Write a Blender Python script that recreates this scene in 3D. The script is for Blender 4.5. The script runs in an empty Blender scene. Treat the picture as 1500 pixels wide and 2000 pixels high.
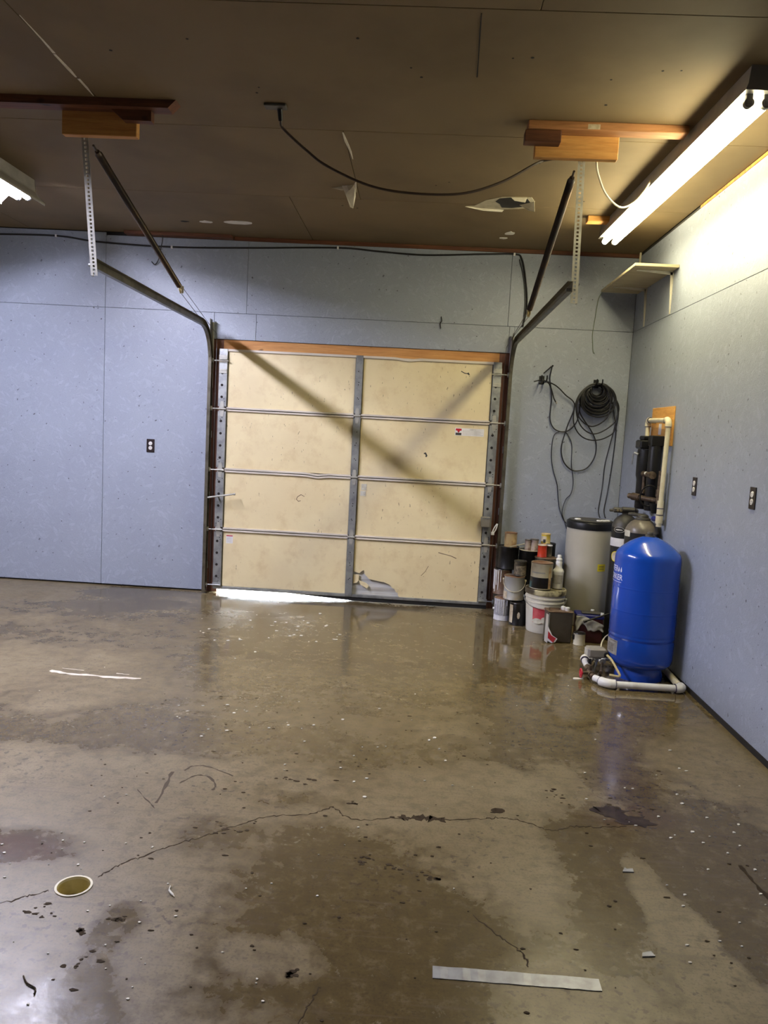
import bpy, bmesh, math, random
from mathutils import Vector, Matrix
random.seed(7)
scene = bpy.context.scene
COL = scene.collection
PI = math.pi

# ------------------------------------------------------------------ camera
def make_camera():
    yaw, pit, rol = -0.03962932307413067, -0.10337679381964886, 0.05339163173828141
    cy, sy, cp, sp = math.cos(yaw), math.sin(yaw), math.cos(pit), math.sin(pit)
    f = Vector((sy*cp, cy*cp, sp)); r = Vector((cy, -sy, 0)); u = r.cross(f)
    c, s = math.cos(rol), math.sin(rol)
    r2 = c*r + s*u; u2 = -s*r + c*u
    cam = bpy.data.cameras.new('camera'); o = bpy.data.objects.new('camera', cam); COL.objects.link(o)
    cam.sensor_fit = 'VERTICAL'; cam.sensor_height = 24; cam.lens = 18.0
    cam.clip_start = 0.05
    m = Matrix((r2, u2, -f)).transposed().to_4x4()
    m.translation = Vector((0.5394, -6.6869, 1.4975))
    o.matrix_world = m
    scene.camera = o
make_camera()

# ------------------------------------------------------------------ world (overcast daylight outside)
world = bpy.data.worlds.new('World'); scene.world = world; world.use_nodes = True
bg = world.node_tree.nodes['Background']
bg.inputs[0].default_value = (0.82, 0.91, 1.0, 1); bg.inputs[1].default_value = 45.0

# ------------------------------------------------------------------ exposure
vs = scene.view_settings
vs.view_transform = 'Standard'; vs.look = 'None'; vs.gamma = 1.0; vs.use_curve_mapping = False
vs.exposure = 0.53
WARM = (1.0, 0.90, 0.56); COOL = (0.80, 0.80, 1.0)
WARM_POWER = 45.0; COOL_POWER = 245.0

XR = 2.294; H = 3.083; XL = -6.0; YF = -11.0

# ------------------------------------------------------------------ materials
def srgb(r, g, b):
    f = lambda v: (v/255/12.92) if v/255 <= 0.04045 else ((v/255+0.055)/1.055)**2.4
    return (f(r), f(g), f(b), 1)
MATS = {}
class NT:
    def __init__(s, m):
        s.m = m; s.t = m.node_tree; s.b = s.t.nodes['Principled BSDF']
    def n(s, typ, **kw):
        nd = s.t.nodes.new(typ)
        for k, v in kw.items():
            if k in nd.inputs: nd.inputs[k].default_value = v
            else: setattr(nd, k, v)
        return nd
    def l(s, a, b): s.t.links.new(a, b)
    def mix(s, fac, a, b, blend='MIX'):
        nd = s.t.nodes.new('ShaderNodeMix'); nd.data_type = 'RGBA'; nd.blend_type = blend
        for inp, v in ((nd.inputs[0], fac), (nd.inputs[6], a), (nd.inputs[7], b)):
            if isinstance(v, bpy.types.NodeSocket): s.l(v, inp)
            else: inp.default_value = v
        return nd.outputs[2]
    def math(s, op, a, b=None, c=None, clamp=False):
        nd = s.t.nodes.new('ShaderNodeMath'); nd.operation = op; nd.use_clamp = clamp
        for i, v in enumerate((a, b, c)):
            if v is None: continue
            if isinstance(v, bpy.types.NodeSocket): s.l(v, nd.inputs[i])
            else: nd.inputs[i].default_value = v
        return nd.outputs[0]
    def ramp(s, v, p0, p1, c0=(0, 0, 0, 1), c1=(1, 1, 1, 1)):
        nd = s.t.nodes.new('ShaderNodeValToRGB'); s.l(v, nd.inputs[0])
        nd.color_ramp.elements[0].position = p0; nd.color_ramp.elements[1].position = p1
        nd.color_ramp.elements[0].color = c0; nd.color_ramp.elements[1].color = c1
        return nd.outputs[0]
    def coords(s, scale=(1, 1, 1), rot=(0, 0, 0), loc=(0, 0, 0)):
        tc = s.t.nodes.new('ShaderNodeTexCoord'); mp = s.t.nodes.new('ShaderNodeMapping')
        mp.inputs['Scale'].default_value = scale; mp.inputs['Rotation'].default_value = rot; mp.inputs['Location'].default_value = loc
        s.l(tc.outputs['Object'], mp.inputs[0]); return mp.outputs[0]
    def noise(s, vec, scale, detail=4, rough=0.55, dist=0.0):
        nd = s.n('ShaderNodeTexNoise'); s.l(vec, nd.inputs['Vector'])
        nd.inputs['Scale'].default_value = scale; nd.inputs['Detail'].default_value = detail
        nd.inputs['Roughness'].default_value = rough; nd.inputs['Distortion'].default_value = dist
        return nd.outputs['Fac']
    def bump(s, h, strength=0.2, dist=0.01):
        nd = s.n('ShaderNodeBump'); nd.inputs['Strength'].default_value = strength; nd.inputs['Distance'].default_value = dist
        s.l(h, nd.inputs['Height']); s.l(nd.outputs[0], s.b.inputs['Normal'])
def newmat(name):
    m = bpy.data.materials.new(name); m.use_nodes = True; MATS[name] = m
    return NT(m)
def mat(name, c, rough=0.5, metal=0.0, c2=None, scale=8, lo=0.45, hi=0.65, stretch=(1, 1, 1), bump=0.0, coat=0.0, spec=0.5, detail=5):
    n = newmat(name)
    b = n.b; b.inputs['Roughness'].default_value = rough; b.inputs['Metallic'].default_value = metal
    b.inputs['Coat Weight'].default_value = coat; b.inputs['Specular IOR Level'].default_value = spec
    v = n.coords(stretch)
    nz = n.noise(v, scale, detail)
    if c2 is None: c2 = tuple(x*0.82 for x in c[:3]) + (1,)
    n.l(n.mix(n.ramp(nz, lo, hi), c, c2), b.inputs['Base Color'])
    if bump: n.bump(n.noise(v, scale*4, 4), bump, 0.004)
    return n.m

def osb_paint(name, c, c2, dirt, ax):
    # ax: index of the wall's normal axis; strands are stretched cells turned in the wall plane
    n = newmat(name); b = n.b
    v = n.coords()
    warp = n.n('ShaderNodeTexNoise'); n.l(v, warp.inputs['Vector']); warp.inputs['Scale'].default_value = 7; warp.inputs['Detail'].default_value = 2
    wv = n.n('ShaderNodeVectorMath', operation='MULTIPLY_ADD'); n.l(warp.outputs['Color'], wv.inputs[0]); wv.inputs[1].default_value = (.05, .05, .05); n.l(v, wv.inputs[2])
    layers = []
    for k, ang in enumerate((0.35, 1.15, 2.0, 2.75)):
        rot = [0, 0, 0]; rot[ax] = ang
        r1 = n.n('ShaderNodeMapping'); n.l(wv.outputs[0], r1.inputs[0]); r1.inputs['Rotation'].default_value = rot; r1.inputs['Location'].default_value = (k*1.7, k*2.3, k*.9)
        sc = [0, 0, 0]; oth = [i for i in range(3) if i != ax]
        sc[oth[0]] = 11; sc[oth[1]] = 52; sc[ax] = .01
        r2 = n.n('ShaderNodeMapping'); n.l(r1.outputs[0], r2.inputs[0]); r2.inputs['Scale'].default_value = sc
        vo = n.n('ShaderNodeTexVoronoi'); n.l(r2.outputs[0], vo.inputs['Vector']); vo.inputs['Scale'].default_value = 1.0
        sp_ = n.n('ShaderNodeSeparateColor'); n.l(vo.outputs['Color'], sp_.inputs[0])
        layers.append(sp_.outputs[0])
    h = n.math('MAXIMUM', n.math('MULTIPLY', layers[0], layers[1]), n.math('MULTIPLY', layers[2], layers[3]))
    fine = n.noise(v, 120, 3)
    hh = n.math('ADD', h, n.math('MULTIPLY', fine, 0.35))
    n.bump(hh, 0.75, 0.0050)
    big = n.noise(v, 1.1, 4)
    col = n.mix(n.ramp(big, 0.35, 0.7), c, c2)
    col = n.mix(n.math('MULTIPLY', n.ramp(h, 0.45, 0.95), 0.36), col, tuple(min(1, x*1.35) for x in c[:3])+(1,))  # raised strands lightened: highlights of the relief put into the paint colour
    col = n.mix(n.math('MULTIPLY', n.ramp(fine, 0.55, 0.70), 0.38), col, tuple(x*0.6 for x in c[:3])+(1,))
    sp = n.noise(v, 34, 2, 0.4)
    sp2 = n.noise(v, 2.3, 3)
    spm = n.math('MULTIPLY', n.ramp(sp, 0.70, 0.72), n.ramp(sp2, 0.40, 0.55))
    col = n.mix(n.math('MULTIPLY', spm, 0.85), col, dirt)
    n.l(col, b.inputs['Base Color'])
    b.inputs['Roughness'].default_value = 0.42
    b.inputs['Specular IOR Level'].default_value = 0.45
    return n.m
WALLPAINT = osb_paint('wall_paint', (0.335, 0.372, 0.44, 1), (0.30, 0.332, 0.40, 1), (0.06, 0.06, 0.062, 1), 1)
WALLPAINT_SIDE = osb_paint('wall_paint_side', (0.335, 0.372, 0.44, 1), (0.30, 0.332, 0.40, 1), (0.06, 0.06, 0.062, 1), 0)
M = {}
M['wallcore'] = mat('wall_core', (0.05, 0.045, 0.04, 1), 0.9)
M['rawosb'] = mat('raw_osb', srgb(196, 140, 70), 0.8, c2=srgb(150, 100, 50), scale=30)
M['drywall'] = mat('ceiling_drywall', (0.185, 0.128, 0.058, 1), 0.75, c2=(0.15, 0.102, 0.045, 1), scale=1.3, bump=0.04)
M['paper'] = mat('torn_paper', (0.75, 0.70, 0.58, 1), 0.8, c2=(0.58, 0.53, 0.42, 1), scale=12)
M['gypsum'] = mat('gypsum', (0.50, 0.45, 0.32, 1), 0.9, c2=(0.38, 0.33, 0.23, 1), scale=14)
M['plaster'] = mat('plaster_patch', (0.80, 0.76, 0.68, 1), 0.8, scale=20)
M['dark'] = mat('dark_void', (0.015, 0.012, 0.01, 1), 0.9)
def wood(name, a, b_, sc=(2, 30, 30), rough=0.65):
    n = newmat(name); v = n.coords(sc)
    w = n.noise(v, 1.4, 5, 0.6, 0.6)
    g = n.noise(v, 6.0, 3, 0.6)
    col = n.mix(n.ramp(w, 0.35, 0.68), a, b_)
    col = n.mix(n.math('MULTIPLY', n.ramp(g, 0.5, 0.75), 0.35), col, tuple(x*0.5 for x in b_[:3])+(1,))
    kn = n.noise(n.coords((5, 9, 9)), 1.0, 1)
    col = n.mix(n.ramp(kn, 0.72, 0.76), col, tuple(x*0.3 for x in b_[:3])+(1,))
    n.l(col, n.b.inputs['Base Color']); n.b.inputs['Roughness'].default_value = rough
    n.bump(g, 0.1, 0.004); return n.m
M['pine'] = wood('pine', srgb(214, 160, 88), srgb(186, 128, 62))
M['pine_old'] = wood('pine_old', srgb(176, 122, 74), srgb(140, 92, 52))
M['wood_dark'] = wood('wood_dark', srgb(112, 66, 38), srgb(80, 44, 24))
M['header'] = wood('header_wood', srgb(206, 152, 90), srgb(178, 122, 66))
M['jamb'] = wood('jamb_wood', srgb(128, 84, 62), srgb(98, 60, 44), (30, 30, 2))
M['plywood'] = wood('plywood', srgb(226, 172, 92), srgb(205, 148, 70), (30, 3, 22))
M['galv'] = mat('galvanised', (0.36, 0.37, 0.36, 1), 0.42, 0.55, c2=(0.24, 0.25, 0.25, 1), scale=14)
M['galv_bright'] = mat('galvanised_bright', (0.44, 0.43, 0.38, 1), 0.45, 0.25, c2=(0.34, 0.33, 0.29, 1), scale=20)
M['rail'] = mat('rail_paint', (0.66, 0.60, 0.52, 1), 0.5, 0.0, c2=(0.50, 0.45, 0.39, 1), scale=9, stretch=(.3, 4, 4), spec=0.2)
M['track'] = mat('track_steel', (0.17, 0.155, 0.115, 1), 0.38, 0.65, c2=(0.10, 0.09, 0.065, 1), scale=10)
M['spring'] = mat('spring_steel', (0.06, 0.05, 0.045, 1), 0.35, 0.7, c2=(0.09, 0.06, 0.04, 1), scale=8)
M['brass'] = mat('zinc_yellow', (0.55, 0.46, 0.26, 1), 0.35, 0.8)
M['black'] = mat('black_plastic', (0.009, 0.009, 0.010, 1), 0.38, spec=0.3)
M['blackdust'] = mat('black_dusty', (0.035, 0.033, 0.028, 1), 0.5, c2=(0.10, 0.09, 0.07, 1), scale=9, lo=0.4, hi=0.8)
M['rubber'] = mat('black_rubber', (0.012, 0.012, 0.012, 1), 0.5)
M['white'] = mat('white_plastic', (0.88, 0.88, 0.87, 1), 0.35, c2=(0.83, 0.83, 0.82, 1))
M['pvc'] = mat('white_pvc', (0.78, 0.77, 0.72, 1), 0.32, c2=(0.66, 0.63, 0.54, 1), scale=16, lo=.5, hi=.75)
M['pvc_old'] = mat('aged_pvc', (0.74, 0.68, 0.47, 1), 0.38, c2=(0.66, 0.58, 0.37, 1), scale=12)
M['primer'] = mat('purple_primer', (0.06, 0.05, 0.09, 1), 0.5)
M['foam'] = None
M['blue'] = mat('tank_blue', (0.006, 0.062, 0.42, 1), 0.22, c2=(0.008, 0.07, 0.46, 1), scale=3, coat=0.35)
M['printwhite'] = mat('print_white', (0.80, 0.85, 0.95, 1), 0.4)
M['label_grey'] = mat('foil_label', (0.55, 0.53, 0.48, 1), 0.3, 0.2, c2=(0.36, 0.34, 0.30, 1), scale=40)
M['ink'] = mat('black_ink', (0.03, 0.03, 0.03, 1), 0.6)
M['brine'] = mat('brine_grey', (0.48, 0.46, 0.38, 1), 0.5, c2=(0.42, 0.40, 0.33, 1), scale=3)
M['yellow'] = mat('yellow_label', (0.78, 0.66, 0.02, 1), 0.45, c2=(0.70, 0.58, 0.02, 1))
M['resin'] = mat('resin_black', (0.014, 0.014, 0.014, 1), 0.3)
M['dusttan'] = mat('dusty_dome', (0.17, 0.145, 0.11, 1), 0.35, c2=(0.10, 0.085, 0.065, 1), scale=6)
M['redplastic'] = mat('red_plastic', (0.55, 0.02, 0.04, 1), 0.35)
M['redcan'] = mat('red_can', (0.62, 0.055, 0.02, 1), 0.35, c2=(0.50, 0.035, 0.015, 1))
M['copper'] = mat('bronze_fitting', (0.085, 0.06, 0.042, 1), 0.45, 0.6, c2=(0.20, 0.15, 0.10, 1), scale=30)
M['greybox'] = mat('grey_box', (0.29, 0.27, 0.24, 1), 0.45, c2=(0.24, 0.22, 0.20, 1))
M['cord_cream'] = mat('cream_cord', (0.62, 0.55, 0.40, 1), 0.5)
M['cord_yellow'] = mat('yellow_cord', (0.60, 0.50, 0.24, 1), 0.5)
M['cord_black'] = mat('black_cord', (0.012, 0.011, 0.011, 1), 0.45)
M['cord_brown'] = mat('brown_cord', (0.05, 0.03, 0.02, 1), 0.5)
M['steelcable'] = mat('steel_cable', (0.10, 0.10, 0.10, 1), 0.4, 0.7)
M['fixture'] = mat('fixture_enamel', (0.42, 0.40, 0.37, 1), 0.4)
M['socket'] = mat('socket_grey', (0.16, 0.15, 0.14, 1), 0.4)
M['shelf'] = wood('shelf_board', srgb(196, 182, 148), srgb(172, 156, 122))
M['bracket'] = mat('cream_bracket', (0.62, 0.58, 0.47, 1), 0.45)
M['plate_black'] = mat('outlet_plate', (0.02, 0.012, 0.012, 1), 0.35)
M['outlet_white'] = mat('outlet_white', (0.85, 0.83, 0.78, 1), 0.35)
M['outlet_brown'] = mat('outlet_socket', (0.52, 0.47, 0.40, 1), 0.35)
M['ducttape'] = mat('duct_tape', (0.36, 0.37, 0.38, 1), 0.35, 0.25, c2=(0.24, 0.24, 0.24, 1), scale=26, lo=.4, hi=.7)
M['crack'] = mat('crack_dark', (0.048, 0.034, 0.020, 1), 0.8, spec=0.08)
M['chalk'] = mat('chalk_paint', (0.62, 0.56, 0.46, 1), 0.7, scale=40)
M['oil'] = mat('oil_stain', (0.022, 0.013, 0.010, 1), 0.28, c2=(0.05, 0.035, 0.024, 1), scale=25, spec=0.25)
M['scuff'] = mat('rubber_scuff', (0.085, 0.068, 0.050, 1), 0.8, spec=0.1)
M['flake'] = mat('white_flake', (0.75, 0.72, 0.62, 1), 0.6)
M['drain'] = mat('drain_pvc', (0.62, 0.54, 0.27, 1), 0.45, c2=(0.42, 0.34, 0.13, 1), scale=14)
M['drainrim'] = mat('drain_rim', (0.78, 0.72, 0.52, 1), 0.45)
M['skin'] = mat('door_skin_back', (0.60, 0.60, 0.58, 1), 0.4, 0.1, c2=(0.48, 0.45, 0.40, 1), scale=5, stretch=(.5, 1, 6))
M['concrete'] = mat('apron_concrete', (0.45, 0.44, 0.42, 1), 0.6, c2=(0.38, 0.37, 0.35, 1), scale=6)
# can materials
M['tin'] = mat('bare_tin', (0.42, 0.40, 0.35, 1), 0.35, 0.5, c2=(0.27, 0.22, 0.15, 1), scale=9)
M['rustlid'] = mat('rusty_lid', (0.21, 0.10, 0.05, 1), 0.6, 0.2, c2=(0.32, 0.22, 0.14, 1), scale=12)
M['rustbrown'] = mat('rust_brown', (0.13, 0.075, 0.045, 1), 0.55, 0.2, c2=(0.24, 0.17, 0.11, 1), scale=10)
M['can_white'] = mat('can_white', (0.62, 0.62, 0.66, 1), 0.4, c2=(0.50, 0.50, 0.55, 1), scale=7)
M['can_grey'] = mat('can_grey', (0.38, 0.38, 0.36, 1), 0.4, 0.2, c2=(0.30, 0.24, 0.15, 1), scale=6, lo=.5, hi=.72)
M['can_tan'] = mat('can_tan', (0.58, 0.44, 0.24, 1), 0.45, c2=(0.30, 0.17, 0.09, 1), scale=15)
M['can_dark'] = mat('can_dark', (0.05, 0.045, 0.035, 1), 0.45, c2=(0.19, 0.16, 0.11, 1), scale=18, lo=.5, hi=.7)
M['can_mottled'] = mat('can_mottled', (0.45, 0.38, 0.33, 1), 0.45, c2=(0.17, 0.10, 0.09, 1), scale=24)
M['can_cream'] = mat('can_cream', (0.60, 0.56, 0.42, 1), 0.45, c2=(0.45, 0.40, 0.28, 1), scale=10)
M['can_yellow'] = mat('can_yellow', (0.72, 0.53, 0.06, 1), 0.4, c2=(0.66, 0.55, 0.26, 1), scale=16)
M['blacktar'] = mat('black_tar', (0.010, 0.009, 0.008, 1), 0.3)
M['label_text'] = mat('printed_label', (0.30, 0.30, 0.33, 1), 0.5, c2=(0.44, 0.44, 0.47, 1), scale=60, stretch=(1, 1, 4))
M['label_red'] = mat('red_label', (0.50, 0.05, 0.07, 1), 0.5, c2=(0.58, 0.12, 0.12, 1), scale=16)
M['label_cream'] = mat('torn_cream_label', (0.60, 0.52, 0.38, 1), 0.6, c2=(0.42, 0.34, 0.22, 1), scale=24)
M['label_pale'] = mat('pale_print', (0.62, 0.60, 0.50, 1), 0.55, c2=(0.48, 0.44, 0.34, 1), scale=40)
M['bucket'] = mat('bucket_white', (0.74, 0.71, 0.60, 1), 0.4, c2=(0.60, 0.55, 0.42, 1), scale=6)
M['bucketlid'] = mat('bucket_lid', (0.52, 0.47, 0.28, 1), 0.45, c2=(0.06, 0.045, 0.025, 1), scale=11, lo=.40, hi=.56)
M['whitepaint'] = mat('white_paint_drip', (0.80, 0.80, 0.82, 1), 0.35)
M['teal'] = mat('teal_drip', (0.03, 0.10, 0.11, 1), 0.4, c2=(0.05, 0.16, 0.17, 1))
M['tin_dark'] = mat('dark_tin', (0.115, 0.10, 0.075, 1), 0.28, 0.5, c2=(0.07, 0.055, 0.04, 1), scale=5)
M['battery'] = mat('maroon_case', (0.055, 0.012, 0.012, 1), 0.35)
M['bluelid'] = mat('navy_lid', (0.015, 0.02, 0.16, 1), 0.35)
M['rag'] = mat('grey_sheet', (0.42, 0.41, 0.36, 1), 0.5, c2=(0.33, 0.32, 0.28, 1), scale=20)
M['redpaper'] = mat('red_paper', (0.40, 0.02, 0.03, 1), 0.6)
M['whitepaper'] = mat('white_paper', (0.82, 0.80, 0.80, 1), 0.6)

def foam_mat():
    n = newmat('foam_board'); b = n.b; v = n.coords()
    big = n.noise(v, 1.6, 5, 0.6, 0.5)
    col = n.mix(n.ramp(big, 0.35, 0.7), (0.80, 0.69, 0.42, 1), (0.72, 0.60, 0.36, 1))
    sm = n.noise(v, 7, 6, 0.65)
    col = n.mix(n.math('MULTIPLY', n.ramp(sm, 0.50, 0.72), 0.5), col, (0.58, 0.43, 0.22, 1))
    sc = n.noise(n.coords((70, 70, 22), (0.2, 0.5, 0.1)), 1, 2, 0.5)
    msk = n.noise(v, 1.3, 2)
    col = n.mix(n.math('MULTIPLY', n.math('MULTIPLY', n.ramp(sc, 0.70, 0.73), n.ramp(msk, 0.4, 0.55)), 0.75), col, (0.17, 0.11, 0.06, 1))
    n.l(col, b.inputs['Base Color']); b.inputs['Roughness'].default_value = 0.5
    n.bump(n.math('ADD', n.noise(v, 3, 3), n.math('MULTIPLY', n.noise(v, 40, 3), 0.15)), 0.12, 0.02)
    return n.m
M['foam'] = foam_mat()

def floor_mat():
    n = newmat('wet_concrete'); b = n.b; v = n.coords()
    at = n.n('ShaderNodeAttribute'); at.attribute_name = 'wet'
    sep = n.n('ShaderNodeSeparateColor'); n.l(at.outputs['Color'], sep.inputs[0])
    wet0, pud, red = sep.outputs[0], sep.outputs[1], sep.outputs[2]
    n1 = n.noise(v, 2.2, 7, 0.62, 0.3); n2 = n.noise(v, 9, 6, 0.62, 0.4); n3 = n.noise(v, 45, 4)
    f = n.math('ADD', wet0, n.math('ADD', n.math('MULTIPLY', n.math('SUBTRACT', n1, 0.5), 1.0), n.math('ADD', n.math('MULTIPLY', n.math('SUBTRACT', n2, 0.5), 1.25), n.math('MULTIPLY', n.math('SUBTRACT', n.noise(v, 24, 5, 0.65, 0.5), 0.5), 0.6))))
    wet = n.ramp(f, 0.33, 0.68)
    soft = n.ramp(f, 0.15, 0.85)
    dry = n.mix(n.ramp(n1, 0.3, 0.72), (0.205, 0.163, 0.090, 1), (0.150, 0.114, 0.056, 1))
    dry = n.mix(n.math('MULTIPLY', n.ramp(n2, 0.5, 0.75), 0.35), dry, (0.13, 0.098, 0.055, 1))
    wc = n.mix(n.ramp(n2, 0.3, 0.7), (0.102, 0.074, 0.027, 1), (0.066, 0.045, 0.014, 1))
    wc = n.mix(red, wc, (0.075, 0.035, 0.022, 1))
    col = n.mix(wet, dry, wc)
    col = n.mix(n.math('MULTIPLY', soft, 0.30), col, (0.11, 0.078, 0.038, 1))
    midc = n.mix(n.ramp(n.math('ADD', n.math('MULTIPLY', n2, 0.6), n.math('MULTIPLY', n1, 0.4)), 0.38, 0.62), (0.165, 0.126, 0.055, 1), (0.108, 0.079, 0.031, 1))
    col = n.mix(n.math('MULTIPLY', at.outputs['Alpha'], 0.72), col, midc)
    # fine grit: dark pits and pale specks
    pit = n.noise(v, 38, 3, 0.5)
    pm = n.noise(v, 1.8, 3)
    col = n.mix(n.math('MULTIPLY', n.math('MULTIPLY', n.ramp(pit, 0.60, 0.64), n.ramp(pm, 0.42, 0.6)), 0.75), col, (0.045, 0.03, 0.018, 1))
    g2 = n.noise(v, 16, 6, 0.7)
    col = n.mix(n.math('MULTIPLY', n.ramp(g2, 0.50, 0.62), 0.42), col, (0.060, 0.042, 0.020, 1))
    col = n.mix(n.math('MULTIPLY', n.ramp(g2, 0.36, 0.47, (1, 1, 1, 1), (0, 0, 0, 1)), 0.22), col, (0.24, 0.195, 0.125, 1))
    g3 = n.noise(v, 110, 3, 0.6)
    col = n.mix(n.math('MULTIPLY', n.ramp(g3, 0.53, 0.64), 0.40), col, (0.05, 0.036, 0.02, 1))
    sp = n.n('ShaderNodeTexNoise'); n.l(n.coords(loc=(3.1, 1.7, 0)), sp.inputs['Vector']); sp.inputs['Scale'].default_value = 55; sp.inputs['Detail'].default_value = 2
    col = n.mix(n.math('MULTIPLY', n.math('MULTIPLY', n.ramp(sp.outputs['Fac'], 0.76, 0.78), n.ramp(pm, 0.35, 0.45, (1, 1, 1, 1), (0, 0, 0, 1))), 0.7), col, (0.6, 0.55, 0.42, 1))
    # scratches
    st = n.noise(n.coords((3, 55, 1), (0, 0, 0.15)), 1, 3, 0.5)
    col = n.mix(n.math('MULTIPLY', n.ramp(st, 0.58, 0.66), 0.40), col, (0.11, 0.08, 0.05, 1))
    n.l(col, b.inputs['Base Color'])
    r = n.math('ADD', n.math('MULTIPLY', wet, -0.16), 0.40)
    r = n.math('ADD', r, n.math('MULTIPLY', n.math('SUBTRACT', n2, 0.5), 0.25))
    r = n.math('ADD', r, n.math('MULTIPLY', pud, -0.26))
    n.l(n.math('MAXIMUM', r, 0.055), b.inputs['Roughness'])
    b.inputs['Specular IOR Level'].default_value = 0.5
    bp = n.n('ShaderNodeBump'); bp.inputs['Distance'].default_value = 0.006
    hsum = n.math('ADD', n.math('MULTIPLY', n.noise(v, 5, 5), 1.0), n.math('MULTIPLY', n3, 0.25))
    n.l(hsum, bp.inputs['Height'])
    n.l(n.math('MULTIPLY', n.math('SUBTRACT', 1.0, n.math('MULTIPLY', pud, 0.85)), 0.22), bp.inputs['Strength'])
    n.l(bp.outputs[0], b.inputs['Normal'])
    return n.m
M['floor'] = floor_mat()

def emit(name, c, s):
    m = bpy.data.materials.new(name); m.use_nodes = True
    b = m.node_tree.nodes['Principled BSDF']
    b.inputs['Base Color'].default_value = (0.9, 0.9, 0.9, 1)
    b.inputs['Emission Color'].default_value = c + (1,); b.inputs['Emission Strength'].default_value = s
    return m
M['tube_warm'] = emit('tube_warm', WARM, WARM_POWER)
M['tube_cool'] = emit('tube_cool', COOL, COOL_POWER)

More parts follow.
